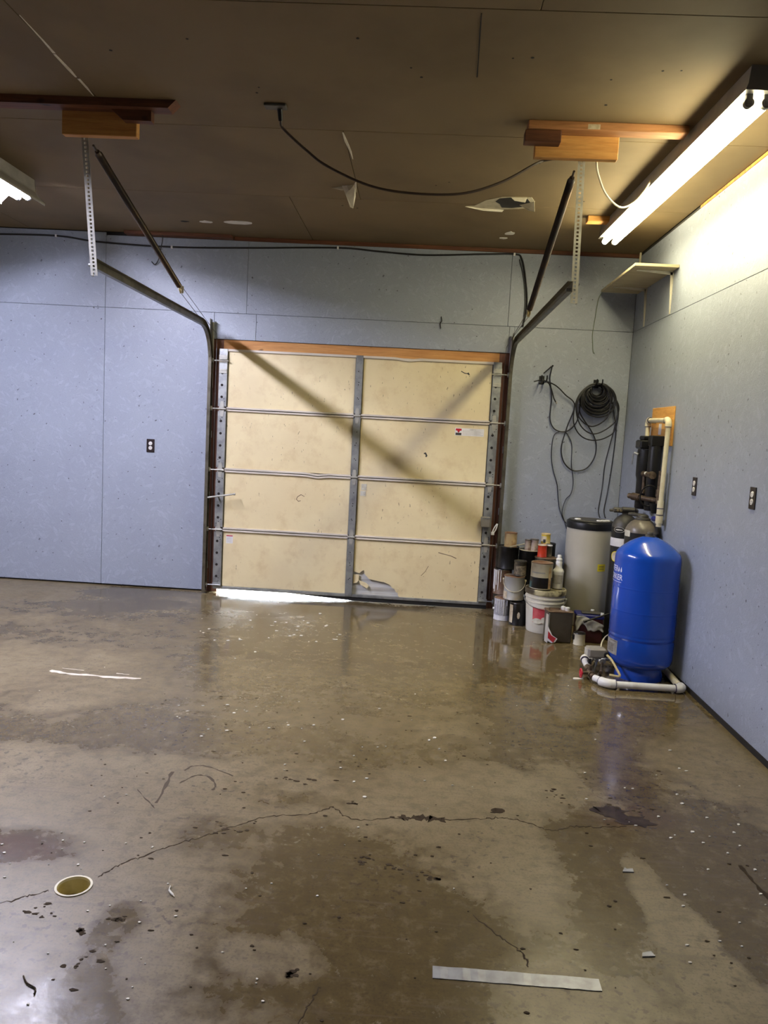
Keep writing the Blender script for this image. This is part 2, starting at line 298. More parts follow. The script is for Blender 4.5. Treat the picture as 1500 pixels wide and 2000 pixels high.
# ------------------------------------------------------------------ mesh builder
class MB:
    def __init__(s): s.v = []; s.f = []
    def add(s, vs, fs):
        o = len(s.v); s.v += [tuple(p) for p in vs]; s.f += [tuple(i+o for i in f) for f in fs]; return s
    def box(s, x0, x1, y0, y1, z0, z1, m=None):
        vs = [Vector((x, y, z)) for z in (z0, z1) for y in (y0, y1) for x in (x0, x1)]
        if m is not None: vs = [m @ p for p in vs]
        return s.add(vs, [(0, 2, 3, 1), (4, 5, 7, 6), (0, 1, 5, 4), (2, 6, 7, 3), (0, 4, 6, 2), (1, 3, 7, 5)])
    def bbox(s, x0, x1, y0, y1, z0, z1, c=0.003, m=None):
        # chamfered box
        bm = bmesh.new(); bmesh.ops.create_cube(bm, size=1)
        for v in bm.verts:
            v.co = Vector(((x0+x1)/2 + v.co.x*(x1-x0), (y0+y1)/2 + v.co.y*(y1-y0), (z0+z1)/2 + v.co.z*(z1-z0)))
        bmesh.ops.bevel(bm, geom=list(bm.edges), offset=c, segments=1, affect='EDGES')
        bm.verts.index_update()
        s.add([(m @ v.co) if m is not None else v.co.copy() for v in bm.verts], [[v.index for v in f.verts] for f in bm.faces])
        bm.free(); return s
    def lathe(s, prof, c=(0, 0, 0), n=32, axis='Z', m=None):
        # prof: list of (r, h); r==0 collapses to a pole
        vs = []; fs = []; rings = []
        for r, h in prof:
            if r < 1e-6:
                rings.append([len(vs)]); vs.append(Vector((0, 0, h)))
            else:
                rings.append(list(range(len(vs), len(vs)+n)))
                vs += [Vector((r*math.cos(2*PI*i/n), r*math.sin(2*PI*i/n), h)) for i in range(n)]
        for a, b in zip(rings, rings[1:]):
            for i in range(n):
                j = (i+1) % n
                if len(a) == 1 and len(b) == 1: continue
                if len(a) == 1: fs.append((a[0], b[j], b[i]))
                elif len(b) == 1: fs.append((a[i], a[j], b[0]))
                else: fs.append((a[i], a[j], b[j], b[i]))
        R = Matrix.Identity(3)
        if axis == 'X': R = Matrix(((0, 0, 1), (1, 0, 0), (0, 1, 0)))
        if axis == 'Y': R = Matrix(((0, 1, 0), (0, 0, 1), (1, 0, 0)))
        vs = [R @ p + Vector(c) for p in vs]
        if m is not None: vs = [m @ p for p in vs]
        return s.add(vs, fs)
    def cyl(s, a, b, r, n=16, r2=None):
        a = Vector(a); b = Vector(b); d = (b-a); L = d.length
        q = Vector((0, 0, 1)).rotation_difference(d.normalized()).to_matrix().to_4x4(); q.translation = a
        r2 = r if r2 is None else r2
        return s.lathe([(0, 0), (r, 0), (r2, L), (0, L)], n=n, m=q)
    def tube(s, pts, r, n=8, closed=False):
        P = [Vector(p) for p in pts]; N = len(P)
        T = []
        for i in range(N):
            a = P[i-1] if (i > 0 or closed) else P[i]; b = P[(i+1) % N] if (i < N-1 or closed) else P[i]
            t = b-a
            T.append(t.normalized() if t.length > 1e-9 else Vector((0, 0, 1)))
        up = Vector((0, 0, 1)) if abs(T[0].z) < 0.9 else Vector((1, 0, 0))
        nrm = (up - T[0]*up.dot(T[0])).normalized(); vs = []; fs = []
        for i in range(N):
            nrm = (nrm - T[i]*nrm.dot(T[i]))
            nrm = nrm.normalized() if nrm.length > 1e-6 else T[i].orthogonal().normalized()
            bn = T[i].cross(nrm)
            rr = r[i] if isinstance(r, (list, tuple)) else r
            vs += [P[i] + rr*(math.cos(2*PI*k/n)*nrm + math.sin(2*PI*k/n)*bn) for k in range(n)]
        for i in range(N if closed else N-1):
            j = (i+1) % N
            for k in range(n):
                l = (k+1) % n
                fs.append((i*n+k, i*n+l, j*n+l, j*n+k))
        if not closed:
            fs.append(tuple(range(n-1, -1, -1))); fs.append(tuple((N-1)*n+k for k in range(n)))
        return s.add(vs, fs)
    def prism(s, pts, plane, d0, d1):
        # pts 2D outline; plane 'XZ','XY','YZ'; extruded from d0 to d1 on the third axis
        def p3(a, b, d):
            return {'XZ': (a, d, b), 'XY': (a, b, d), 'YZ': (d, a, b)}[plane]
        n = len(pts)
        vs = [p3(a, b, d0) for a, b in pts] + [p3(a, b, d1) for a, b in pts]
        fs = [tuple(range(n)), tuple(range(2*n-1, n-1, -1))] + [(i, i+n, (i+1) % n+n, (i+1) % n) for i in range(n)]
        return s.add(vs, fs)
    def sweep(s, path, prof, xc, sx):
        # path in (y,z); prof closed outline (a along x, b along path normal)
        n = len(prof); vs = []; fs = []
        for i, (y, z) in enumerate(path):
            a = path[max(0, i-1)]; b = path[min(len(path)-1, i+1)]
            t = Vector((b[0]-a[0], b[1]-a[1])).normalized(); nn = Vector((-t.y, t.x))
            vs += [(xc + sx*pa, y + nn.x*pb, z + nn.y*pb) for pa, pb in prof]
        for i in range(len(path)-1):
            for k in range(n):
                l = (k+1) % n
                fs.append((i*n+k, i*n+l, (i+1)*n+l, (i+1)*n+k))
        fs.append(tuple(range(n-1, -1, -1))); fs.append(tuple((len(path)-1)*n+k for k in range(n)))
        return s.add(vs, fs)
    def arc(s, c, r, a0, a1, z0, z1, n=12, th=0.0012, tap=0.0):
        # shell patch on a vertical cylinder, real thickness
        vs = []; fs = []
        for i in range(n+1):
            a = a0+(a1-a0)*i/n
            for (rr, z) in ((r, z0), (r+th, z0), (r+th+tap, z1), (r+tap, z1)):
                vs.append((c[0]+rr*math.cos(a), c[1]+rr*math.sin(a), z))
        for i in range(n):
            for k in range(4):
                l = (k+1) % 4; fs.append((i*4+k, (i+1)*4+k, (i+1)*4+l, i*4+l))
        fs.append((0, 1, 2, 3)); fs.append((n*4+3, n*4+2, n*4+1, n*4))
        return s.add(vs, fs)
    def build(s, name, m, parent=None, smooth=True, origin=None, ang=35):
        me = bpy.data.meshes.new(name)
        vs = s.v
        base = Vector(parent.get('_o', (0, 0, 0))) if parent is not None else Vector((0, 0, 0))
        o = Vector(origin) if origin is not None else base
        vs = [(p[0]-o.x, p[1]-o.y, p[2]-o.z) for p in vs]
        me.from_pydata(vs, [], s.f); me.update()
        bm = bmesh.new(); bm.from_mesh(me); bmesh.ops.recalc_face_normals(bm, faces=bm.faces); bm.to_mesh(me); bm.free()
        if smooth:
            me.shade_smooth(); me.set_sharp_from_angle(angle=math.radians(ang))
        me.materials.append(M[m] if isinstance(m, str) else m)
        ob = bpy.data.objects.new(name, me); COL.objects.link(ob)
        ob.location = o - base if parent is not None else o
        if parent is not None: ob.parent = parent
        ob['_o'] = tuple(o)
        return ob
def thing(name, label, cat, loc=(0, 0, 0), group=None):
    o = bpy.data.objects.new(name, None); COL.objects.link(o); o.location = loc; o.empty_display_size = 0.05
    o['_o'] = tuple(loc); o['label'] = label; o['category'] = cat
    if group: o['group'] = group
    return o
def tag(o, label, cat, group=None):
    o['label'] = label; o['category'] = cat
    if group: o['group'] = group
    return o
def struct(o, label=None):
    o['kind'] = 'structure'
    if label: o['label'] = label
    return o
def sempty(name, label, loc=(0, 0, 0)):
    o = bpy.data.objects.new(name, None); COL.objects.link(o); o.location = loc; o['_o'] = tuple(loc)
    return struct(o, label)
def spline(pts, k=8, closed=False):
    P = [Vector(p) for p in pts]; N = len(P); out = []
    for i in range(N if closed else N-1):
        p1, p2 = P[i], P[(i+1) % N]
        p0 = P[i-1] if (i > 0 or closed) else p1*2-p2
        p3 = P[(i+2) % N] if (i < N-2 or closed) else p2*2-p1
        for j in range(k):
            t = j/k
            out.append(0.5*((2*p1) + (p2-p0)*t + (2*p0-5*p1+4*p2-p3)*t*t + (3*p1-p0-3*p2+p3)*t**3))
    if not closed: out.append(P[-1])
    return out

# ================================================================== FLOOR
def build_floor():
    bm_x0, bm_x1, bm_y0, bm_y1, st = -3.2, 2.3, -5.45, 0.0, 0.025
    nx = round((bm_x1-bm_x0)/st); ny = round((bm_y1-bm_y0)/st)
    dc = Vector((-0.480, -4.408)); HR = 0.057; cells = 4
    ci = round((dc.x-bm_x0)/st); cj = round((dc.y-bm_y0)/st)
    V = []; F = []
    for j in range(ny+1):
        for i in range(nx+1): V.append((bm_x0+i*st, bm_y0+j*st, 0.0))
    idx = lambda i, j: j*(nx+1)+i
    for j in range(ny):
        for i in range(nx):
            if ci-cells <= i < ci+cells and cj-cells <= j < cj+cells: continue
            F.append((idx(i, j), idx(i+1, j), idx(i+1, j+1), idx(i, j+1)))
    ring = []
    a, b, c, d = ci-cells, ci+cells, cj-cells, cj+cells
    ring += [idx(i, c) for i in range(a, b)] + [idx(b, j) for j in range(c, d)] + [idx(i, d) for i in range(b, a, -1)] + [idx(a, j) for j in range(d, c, -1)]
    start = len(V)
    for k in ring:
        p = Vector(V[k][:2])-dc; p = p.normalized()*HR
        V.append((dc.x+p.x, dc.y+p.y, 0.0))
    n = len(ring)
    for k in range(n): F.append((ring[k], ring[(k+1) % n], start+(k+1) % n, start+k))
    s2 = len(V)
    for k in range(n): V.append((V[start+k][0], V[start+k][1], -0.16))
    for k in range(n): F.append((start+k, start+(k+1) % n, s2+(k+1) % n, s2+k))
    # rest of the slab around the detailed area
    def quad(x0, x1, y0, y1):
        o = len(V); V.extend([(x0, y0, 0), (x1, y0, 0), (x1, y1, 0), (x0, y1, 0)]); F.append((o, o+1, o+2, o+3))
    quad(XL-.1, bm_x0, YF-.1, 0.0); quad(bm_x0, bm_x1, YF-.1, bm_y0)
    quad(XL-.1, bm_x1, 0.0, 0.16)
    me = bpy.data.meshes.new('floor'); me.from_pydata(V, [], F); me.update()
    # stains and water films: (x, y, rx, ry, strength)
    wetb = [(-.19, -4.01, .22, .13, .55), (-.78, -4.19, .30, .14, .8), (.30, -4.05, .28, .16, .4), (.42, -4.55, .42, .42, .55), (.75, -4.55, .35, .30, .45),
            (-.28, -4.62, .09, .16, .6), (-.25, -4.86, .14, .12, .6), (1.24, -4.12, .16, .55, .6), (1.52, -4.25, .14, .55, .35), (1.75, -4.15, .35, .40, .5), (1.70, -3.5, .35, .45, .4),
            (-.80, -3.15, .55, .30, .5), (-1.5, -3.05, .25, .35, .5), (.12, -.40, .55, .28, .6), (-1.75, -.40, .55, .40, .6), (-2.2, -.9, .7, .3, .3),
            (0.5, -1.4, 1.6, .9, .32), (.4, -2.2, 1.5, .8, .25), (1.4, -2.6, .35, .6, .45), (1.9, -2.3, .5, .4, .5), (.2, -3.2, .7, .25, .35), (-1.9, -1.7, .6, .35, .35),
            (1.06, -3.3, .12, .5, .35), (0.0, -3.72, .25, .1, .3), (-2.4, -2.4, .5, .35, .3), (.05, -4.35, .2, .12, .35)]
    dryb = [(-.62, -3.85, .50, .34, .55), (-.55, -4.48, .30, .35, .35), (.03, -4.38, .20, .12, .4), (.92, -3.56, .40, .26, .55), (.95, -4.15, .22, .35, .3),
            (1.41, -4.13, .07, .18, .8), (1.45, -4.36, .09, .16, .9), (1.48, -4.66, .09, .20, .9), (.22, -4.66, .16, .10, .6), (-2.2, -.55, .5, .16, .5), (-1.4, -.35, .30, .12, .5),
            (-.2, -4.75, .16, .16, .3), (2.15, -2.6, .14, .16, .5), (-1.6, -2.3, .8, .5, .2), (-1.3, -2.9, .3, .25, .3), (1.0, -4.7, .25, .10, .4), (2.0, -3.2, .35, .3, .35)]
    pudb = [(-.75, -.28, .55, .28, .95), (1.75, -2.15, .75, .45, 1.0), (1.35, -.95, .55, .75, .5), (1.45, -2.6, .25, .55, .6), (0.0, -.5, 1.2, .5, .55), (-.6, -1.7, .25, 1.1, .45), (.6, -1.6, 1.1, .7, .45), (-1.7, -.5, .7, .5, .45), (1.5, -3.55, .3, .3, .5)]
    redb = [(-.80, -4.22, .22, .10, 1.0), (1.48, -3.66, .18, .10, .7)]
    ca = me.color_attributes.new('wet', 'FLOAT_COLOR', 'POINT')
    def acc(bl, x, y):
        t = 0
        for bx, by, rx, ry, w in bl:
            d = ((x-bx)/rx)**2+((y-by)/ry)**2
            if d < 4: t += w*math.exp(-d*d*0.8)
        return t
    data = []
    for x, y, z in V:
        w = 0.30+acc(wetb, x, y)-acc(dryb, x, y)
        mid = max(0, min(1, (y+3.5)/.8)) * max(0, min(1, (x+1.7)/1.0)) * max(0, min(1, -(y+.15)/.6))
        data += [max(0, min(1.2, w)), min(1, acc(pudb, x, y)), min(1, acc(redb, x, y)), mid]
    ca.data.foreach_set('color', data)
    me.materials.append(M['floor'])
    ob = bpy.data.objects.new('floor', me); COL.objects.link(ob); ob['_o'] = (0, 0, 0)
    struct(ob, 'damp brown stained concrete floor with cracks and wet patches')
    return ob
floor = build_floor()
# ================================================================== ROOM SHELL
OP = 1.19; OPZ = 2.11      # door opening behind the door
def shell():
    # back wall: framing core with opening, OSB sheets as pieces in front (face at y = 0)
    w = MB()
    w.box(XL-.1, -OP, .030, .14, -.2, H+.1); w.box(OP, XR+.12, .030, .14, -.2, H+.1); w.box(-OP, OP, .030, .14, OPZ, H+.1)
    wb = struct(w.build('wall_back', 'wallcore', smooth=False), 'blue grey painted OSB wall around the garage door')
    g = .0013
    def sheet(x0, x1, z0, z1, p=wb, y0=0.0, y1=.014):
        MB().bbox(x0+g, x1-g, y0, y1, z0+g, z1-g, .0016).build('osb_panel', WALLPAINT, p, smooth=False, origin=((x0+x1)/2, 0, z0))
    xs = [XL, -4.67, -3.455, -2.236]
    for a, b in zip(xs, xs[1:]): sheet(a, b, .012, 2.446); sheet(a, b, 2.446, H-.005)
    sheet(-2.236, -1.278, .012, 2.446); sheet(-2.236, -1.0, 2.446, H-.028)
    sheet(-1.278, -.912, 2.222, 2.446); sheet(-.912, 1.258, 2.222, 2.446)
    sheet(-1.0, 1.24, 2.446, H-.028); sheet(1.24, XR, 2.446, H-.03)
    # right of the door
    sheet(1.258, 1.30, 2.222, 2.446)
    sheet(1.30, XR, .012, 2.446)
    # right wall
    w = MB().box(XR+.014, XR+.12, YF, .14, -.2, H+.1)
    wr = struct(w.build('wall_right', 'wallcore', smooth=False), 'blue grey painted OSB wall on the right')
    def rsheet(y0, y1, z0, z1):
        MB().bbox(XR, XR+.014, y0+g, y1-g, z0+g, z1-g, .0016).build('osb_panel', WALLPAINT_SIDE, wr, smooth=False, origin=(XR, (y0+y1)/2, z0))
    ys = [0.0, -3.66, -7.32, YF]
    for a, b in zip(ys, ys[1:]): rsheet(b, a, .03, 2.446)
    ys = [0.0, -4.88, -9.76, YF]
    for a, b in zip(ys, ys[1:]): rsheet(b, a, 2.446, H-.02)
    st = MB().box(XR-.001, XR+.013, YF, -1.4, H-.020, H-.002).build('raw_edge', 'rawosb', wr, smooth=False)
    MB().box(XR-.004, XR+.013, YF, 0, 0.0, .03).build('base_gap', 'dark', wr, smooth=False)
    # unseen walls that close the room
    struct(MB().box(XL-.12, XL, YF, .0, -.2, H+.1).build('wall_left', WALLPAINT_SIDE, smooth=False), 'blue grey painted left wall')
    struct(MB().box(XL-.12, XR+.12, YF-.12, YF, -.2, H+.1).build('wall_front', WALLPAINT, smooth=False), 'blue grey painted wall behind the camera')
    # ceiling: slab with drywall sheets below it
    c = struct(MB().box(XL-.12, XR+.12, YF-.12, .14, H+.013, H+.12).build('ceiling', 'wallcore', smooth=False), 'brown stained drywall ceiling')
    rows = [0.0, -1.212, -2.42, -3.64, -4.86, -6.08, -7.3, -8.52, -9.74, YF]
    joints = [[XL, -2.9, -.45, XR], [XL, -3.6, .045, XR], [XL, -3.6, -1.163, XR], [XL, -2.4, .9, XR]]
    for r, (a, b) in enumerate(zip(rows, rows[1:])):
        js = joints[r] if r < 4 else [XL, -2.6+.5*(r % 3), XR]
        for x0, x1 in zip(js, js[1:]):
            gg = .0018
            MB().bbox(x0+gg, x1-gg, b+gg, a-gg, H, H+.0128, .0012).build('drywall_panel', 'drywall', c, smooth=False, origin=((x0+x1)/2, (a+b)/2, H))
    # exposed boards where the wall meets the ceiling
    t = MB().bbox(-2.05, -1.13, -.085, -.002, H-.028, H-.001, .002).build('trim_1', 'wood_dark', smooth=False)
    struct(t, 'reddish brown board along the wall top, left of the door')
    t = MB().bbox(-1.12, XR, -.02, -.001, H-.032, H-.001, .002).build('trim_2', 'wood_dark', smooth=False)
    struct(t, 'dark thin board along the top of the back wall')
    # jambs and header
    t = MB().bbox(-1.302, -1.19, .0145, .032, 0.0, 2.222, .002).build('trim_3', 'jamb', smooth=False); struct(t, 'reddish brown wooden door jamb on the left')
    t = MB().bbox(1.19, 1.302, .0145, .032, 0.0, 2.222, .002).build('trim_4', 'jamb', smooth=False); struct(t, 'brown wooden door jamb on the right')
    t = MB().bbox(-1.19, 1.19, .0145, .032, 2.07, 2.222, .002).build('trim_5', 'header', smooth=False); struct(t, 'orange pine header board above the garage door')
    # pale apron outside, seen only through the gap
    a = MB().box(-6, 6, .16, 9, -.08, -.005).build('apron', 'concrete', smooth=False); struct(a, 'concrete apron outside the garage door')
    return wb, wr, c
wall_back, wall_right, ceiling = shell()

# ---- ceiling damage (pieces of the ceiling)
def ceil_patch(name, pts, m, d=.0025):
    return MB().prism(pts, 'XY', H-d, H-.0002).build(name, m, ceiling, smooth=False)
def blob(cx, cy, rx, ry, n=18, j=.12, seed=1):
    rnd = random.Random(seed)
    return [(cx+rx*math.cos(2*PI*i/n)*(1+rnd.uniform(-j, j)), cy+ry*math.sin(2*PI*i/n)*(1+rnd.uniform(-j, j))) for i in range(n)]
ceil_patch('plaster_patch', blob(-.98, -.475, .115, .05, 16, .08, 3), 'plaster')
ceil_patch('plaster_patch', blob(-1.245, -.46, .05, .03, 12, .3, 5), 'plaster')
ceil_patch('stain_spot', blob(-1.42, -.44, .035, .02, 10, .3, 6), 'dark', .001)
ceil_patch('plaster_patch', blob(1.155, -.50, .045, .05, 12, .3, 8), 'plaster')
ceil_patch('plaster_patch', blob(1.12, -.35, .035, .03, 10, .3, 9), 'plaster')
# torn joint tape lines
def strip(name, pts, w, m, z=H-.0022):
    mb = MB(); P = [Vector(p) for p in pts]; L = []; Rr = []
    for i, p in enumerate(P):
        t = (P[min(i+1, len(P)-1)]-P[max(0, i-1)]).normalized(); nn = Vector((-t.y, t.x)); ww = w[i] if isinstance(w, (list, tuple)) else w
        L.append(tuple(p+nn*ww/2)); Rr.append(tuple(p-nn*ww/2))
    mb.prism(L+Rr[::-1], 'XY', z, H-.0002)
    return mb.build(name, m, ceiling, smooth=False)
strip('torn_tape', [(-1.155, -3.49), (-1.158, -3.30), (-1.163, -3.18)], [.002, .007, .012], 'paper')
strip('torn_tape', [(-1.166, -3.17), (-1.166, -3.02), (-1.168, -2.95)], [.010, .016, .008], 'paper')
strip('torn_tape', [(-1.163, -2.935), (-1.165, -2.84), (-1.170, -2.75)], [.012, .012, .003], 'paper')
strip('torn_tape', [(.040, -2.40), (.045, -2.28), (.058, -2.12), (.06, -2.0)], [.006, .016, .010, .003], 'paper')
strip('ceiling_crack', [(.684, -3.61), (.690, -3.45), (.700, -3.25), (.706, -3.09)], [.004, .006, .004, .006], 'dark', H-.0012)
# torn hole beside the right track
ceil_patch('torn_drywall', [(.775, -1.165), (.83, -1.18), (.90, -1.32), (1.0, -1.40), (1.08, -1.41), (1.19, -1.42), (1.225, -1.33), (1.215, -1.19), (1.14, -1.15), (1.0, -1.12), (.90, -1.125)], 'gypsum', .002)
ceil_patch('torn_hole', [(.985, -1.37), (1.05, -1.40), (1.17, -1.38), (1.20, -1.30), (1.18, -1.22), (1.09, -1.17), (1.02, -1.17), (1.00, -1.25), (.965, -1.30)], 'dark', .0032)
def flap(name, pts3, m='paper', th=.0025, par=None):
    n = len(pts3); vs = [Vector(p) for p in pts3]; nr = (vs[1]-vs[0]).cross(vs[2]-vs[0]).normalized()*th
    mb = MB(); mb.add(vs+[p+nr for p in vs], [tuple(range(n)), tuple(range(2*n-1, n-1, -1))]+[(i, (i+1) % n, (i+1) % n+n, i+n) for i in range(n)])
    return mb.build(name, m, par or ceiling, smooth=False)
flap('paper_flap', [(.77, -1.165, H-.003), (.87, -1.14, H-.003), (1.04, -1.12, H-.003), (1.03, -1.11, H-.012), (.90, -1.125, H-.014)])
flap('paper_flap', [(1.06, -1.40, H-.003), (1.16, -1.41, H-.003), (1.15, -1.42, H-.035), (1.08, -1.415, H-.025)])
flap('paper_flap', [(1.13, -1.25, H-.003), (1.22, -1.33, H-.003), (1.235, -1.27, H-.05), (1.20, -1.22, H-.03)], 'gypsum')
# hanging torn paper near the middle
flap('hanging_paper', [(-.055, -1.50, H-.002), (.035, -1.53, H-.002), (.035, -1.47, H-.06), (.02, -1.44, H-.125), (.0, -1.45, H-.12), (-.03, -1.49, H-.05)])
flap('hanging_paper', [(-.13, -1.45, H-.002), (.03, -1.54, H-.002), (.0, -1.51, H-.03), (-.06, -1.47, H-.022)], 'gypsum')
flap('hanging_paper', [(.03, -1.55, H-.002), (.045, -1.60, H-.002), (.04, -1.50, H-.04)])
# screw pops and small holes
sp = MB(); rnd = random.Random(21)
for cx, cy in ((1.30, -3.1), (1.27, -2.85), (1.2, -2.2), (-.36, -2.9), (.4, -3.1), (.9, -3.3), (1.15, -2.05), (.6, -1.6), (-.05, -1.05), (-.5, -3.3), (1.5, -3.2), (1.58, -1.4), (.2, -3.4), (-.9, -3.2)):
    for k in range(rnd.randint(1, 3)):
        x = cx+rnd.uniform(-.06, .06); y = cy+rnd.uniform(-.06, .06)
        sp.lathe([(0, H-.0012), (rnd.uniform(.004, .008), H-.001), (.006, H+.001)], (x, y, 0), 8)
o = sp.build('screw_holes', 'dark', ceiling); o['kind'] = 'stuff'

# ---- floor: cracks, drain, marks (pieces of the floor)
def floor_strip(name, pts, w, m, h=.0012, par=floor, seed=1, jit=.3):
    rnd = random.Random(seed); P = spline([(x, y, 0) for x, y in pts], 5 if name != 'crack' else 10); L = []; Rr = []
    if name == 'crack':
        P = [p+Vector((rnd.uniform(-.004, .004), rnd.uniform(-.007, .007), 0)) for p in P]
    for i, p in enumerate(P):
        t = (P[min(i+1, len(P)-1)]-P[max(0, i-1)]).normalized(); nn = Vector((-t.y, t.x, 0))
        ww = w*(1+rnd.uniform(-jit, jit)*2)*.5; off = nn*rnd.uniform(-1, 1)*w*jit
        L.append((p.x+nn.x*ww+off.x, p.y+nn.y*ww+off.y)); Rr.append((p.x-nn.x*ww+off.x, p.y-nn.y*ww+off.y))
    mb = MB()
    vs = [(x, y, h) for x, y in L]+[(x, y, h) for x, y in Rr]; n = len(L)
    fs = [(i, i+1, n+i+1, n+i) for i in range(n-1)]
    vs += [(x, y, -.001) for x, y in L]+[(x, y, -.001) for x, y in Rr]
    fs += [(i, 2*n+i, 2*n+i+1, i+1) for i in range(n-1)]+[(n+i, n+i+1, 3*n+i+1, 3*n+i) for i in range(n-1)]
    mb.add(vs, fs)
    return mb.build(name, m, par, smooth=False)
CR = [(-1.1, -4.78), (-.90, -4.66), (-.658, -4.522), (-.59, -4.469), (-.545, -4.440)]
floor_strip('crack', CR, .0036, 'crack', .0008, seed=2, jit=.45)
floor_strip('crack', [(-.425, -4.35), (-.389, -4.275), (-.326, -4.209), (-.245, -4.125), (-.156, -4.049), (-.046, -3.952), (.037, -3.881), (.19, -3.838), (.282, -3.762)], .0036, 'crack', .0008, seed=3, jit=.45)
floor_strip('crack', [(.282, -3.762), (.372, -3.852), (.53, -3.82), (.71, -3.802), (.873, -3.778), (.966, -3.752), (1.054, -3.78), (1.146, -3.826), (1.233, -3.782), (1.335, -3.771), (1.45, -3.75)], .0036, 'crack', .0008, seed=4, jit=.45)
floor_strip('crack', [(.55, -3.815), (.64, -3.80), (.73, -3.80)], .026, 'crack', .0009, seed=9, jit=.45)
floor_strip('crack', [(.30, -5.2), (.31, -5.0), (.33, -4.86), (.36, -4.76)], .003, 'crack', .0006, seed=6)
floor_strip('crack', [(.80, -4.40), (.88, -4.50), (.93, -4.56), (.94, -4.62)], .004, 'crack', .0006, seed=8)
floor_strip('oil_streak', [(1.795, -3.98), (1.80, -4.08), (1.812, -4.20)], .013, 'crack', .0008, seed=11)
MB().prism(blob(1.49, -3.70, .075, .045, 20, .35, 4), 'XY', -.001, .0010).build('oil_stain', 'oil', floor, smooth=False)
MB().prism(blob(1.41, -3.64, .08, .05, 20, .4, 14), 'XY', -.001, .0008).build('oil_stain', 'oil', floor, smooth=False)
MB().prism(blob(.945, -3.70, .028, .022, 14, .25, 5), 'XY', -.001, .0009).build('oil_stain', 'crack', floor, smooth=False)
pt = MB(); rp = random.Random(77)
for (x, y, a, b) in ((.53, -4.16, .05, .03), (.66, -4.20, .04, .03), (.42, -4.13, .035, .02), (.36, -3.72, .03, .02), (-.28, -4.55, .02, .012), (.27, -4.72, .02, .02), (-.36, -4.62, .012, .01), (.64, -3.80, .09, .016), (.94, -3.70, .03, .02), (.1, -3.55, .12, .03), (-.1, -4.0, .08, .05), (-.55, -4.55, .08, .05), (-.3, -4.75, .05, .1), (1.5, -3.62, .10, .05), (1.2, -3.5, .03, .10)):
    for q in range(9):
        r_ = rp.uniform(.0025, .009)
        pt.prism(blob(rp.gauss(x, a*.55), rp.gauss(y, b*.55), r_*1.3, r_*.8, 8, .45, rp.randint(0, 9999)), 'XY', -.001, .0011)
for q in range(170):
    x, y = rp.uniform(-.8, 1.9), rp.uniform(-4.9, -2.6)
    if (x+.48)**2+(y+4.408)**2 < .009: continue
    r_ = rp.uniform(.0015, .005); pt.prism(blob(x, y, r_*rp.uniform(1, 2.6), r_, 7, .4, q), 'XY', -.001, .0016)
o = pt.build('floor_grit', 'crack', floor, smooth=False); o['kind'] = 'stuff'
# rubber scuffs
floor_strip('scuff_mark', [(-.433, -3.56), (-.42, -3.70), (-.409, -3.84)], .014, 'scuff', .0007, seed=12, jit=.3)
floor_strip('scuff_mark', [(-.37, -3.66), (-.33, -3.58), (-.27, -3.585), (-.22, -3.66), (-.225, -3.70)], .007, 'scuff', .0007, seed=13, jit=.45)
floor_strip('scuff_mark', [(-.39, -3.54), (-.36, -3.49), (-.29, -3.49), (-.17, -3.56)], .005, 'scuff', .0007, seed=15, jit=.5)
floor_strip('scuff_mark', [(-.52, -3.74), (-.47, -3.80), (-.40, -3.88)], .004, 'scuff', .0007, seed=16, jit=.5)
floor_strip('paint_line', [(-1.545, -2.378), (-1.40, -2.41), (-1.20, -2.42), (-.99, -2.415)], .024, 'chalk', .0007, seed=17)
floor_strip('paint_line', [(-1.50, -2.32), (-1.36, -2.335)], .007, 'chalk', .0007, seed=18)
floor_strip('paint_line', [(-1.16, -2.35), (-1.08, -2.355)], .010, 'chalk', .0007, seed=19)
# drain cup set in the floor
dr = thing('floor_drain', 'round yellowed plastic drain pipe sunk in the floor beside the crack', 'drain', (-.480, -4.408, 0))
MB().lathe([(.0575, -.12), (.0575, .003), (.0505, .003), (.0505, -.006), (.0575, -.006)], (-.480, -4.408, 0), 40).build('rim', 'drainrim', dr)
MB().lathe([(.051, .001), (.050, -.045), (.046, -.052), (0, -.053)], (-.480, -4.408, 0), 40).build('cup', 'drain', dr)
# duct tape strip
tp = MB(); pts_t = []; n = 22; rnd = random.Random(3)
vs = []; fs = []
for i in range(n+1):
    x = .664+.467*i/n; zz = .0016+rnd.uniform(0, .0013)
    y0 = -4.695+rnd.uniform(-.001, .001)+.002*i/n; y1 = -4.645+rnd.uniform(-.001, .001)
    sk = .012*i/n if False else 0
    vs += [(x, y0, zz), (x+.001, y1, zz), (x, y0, 0), (x+.001, y1, 0)]
for i in range(n):
    a = i*4; b = a+4; fs += [(a, b, b+1, a+1), (a, a+2, b+2, b), (a+1, b+1, b+3, a+3)]
fs += [(0, 1, 3, 2), (n*4, n*4+2, n*4+3, n*4+1)]
tag(tp.add(vs, fs).build('duct_tape', 'ducttape', smooth=False), 'strip of grey duct tape stuck on the floor in front', 'tape')
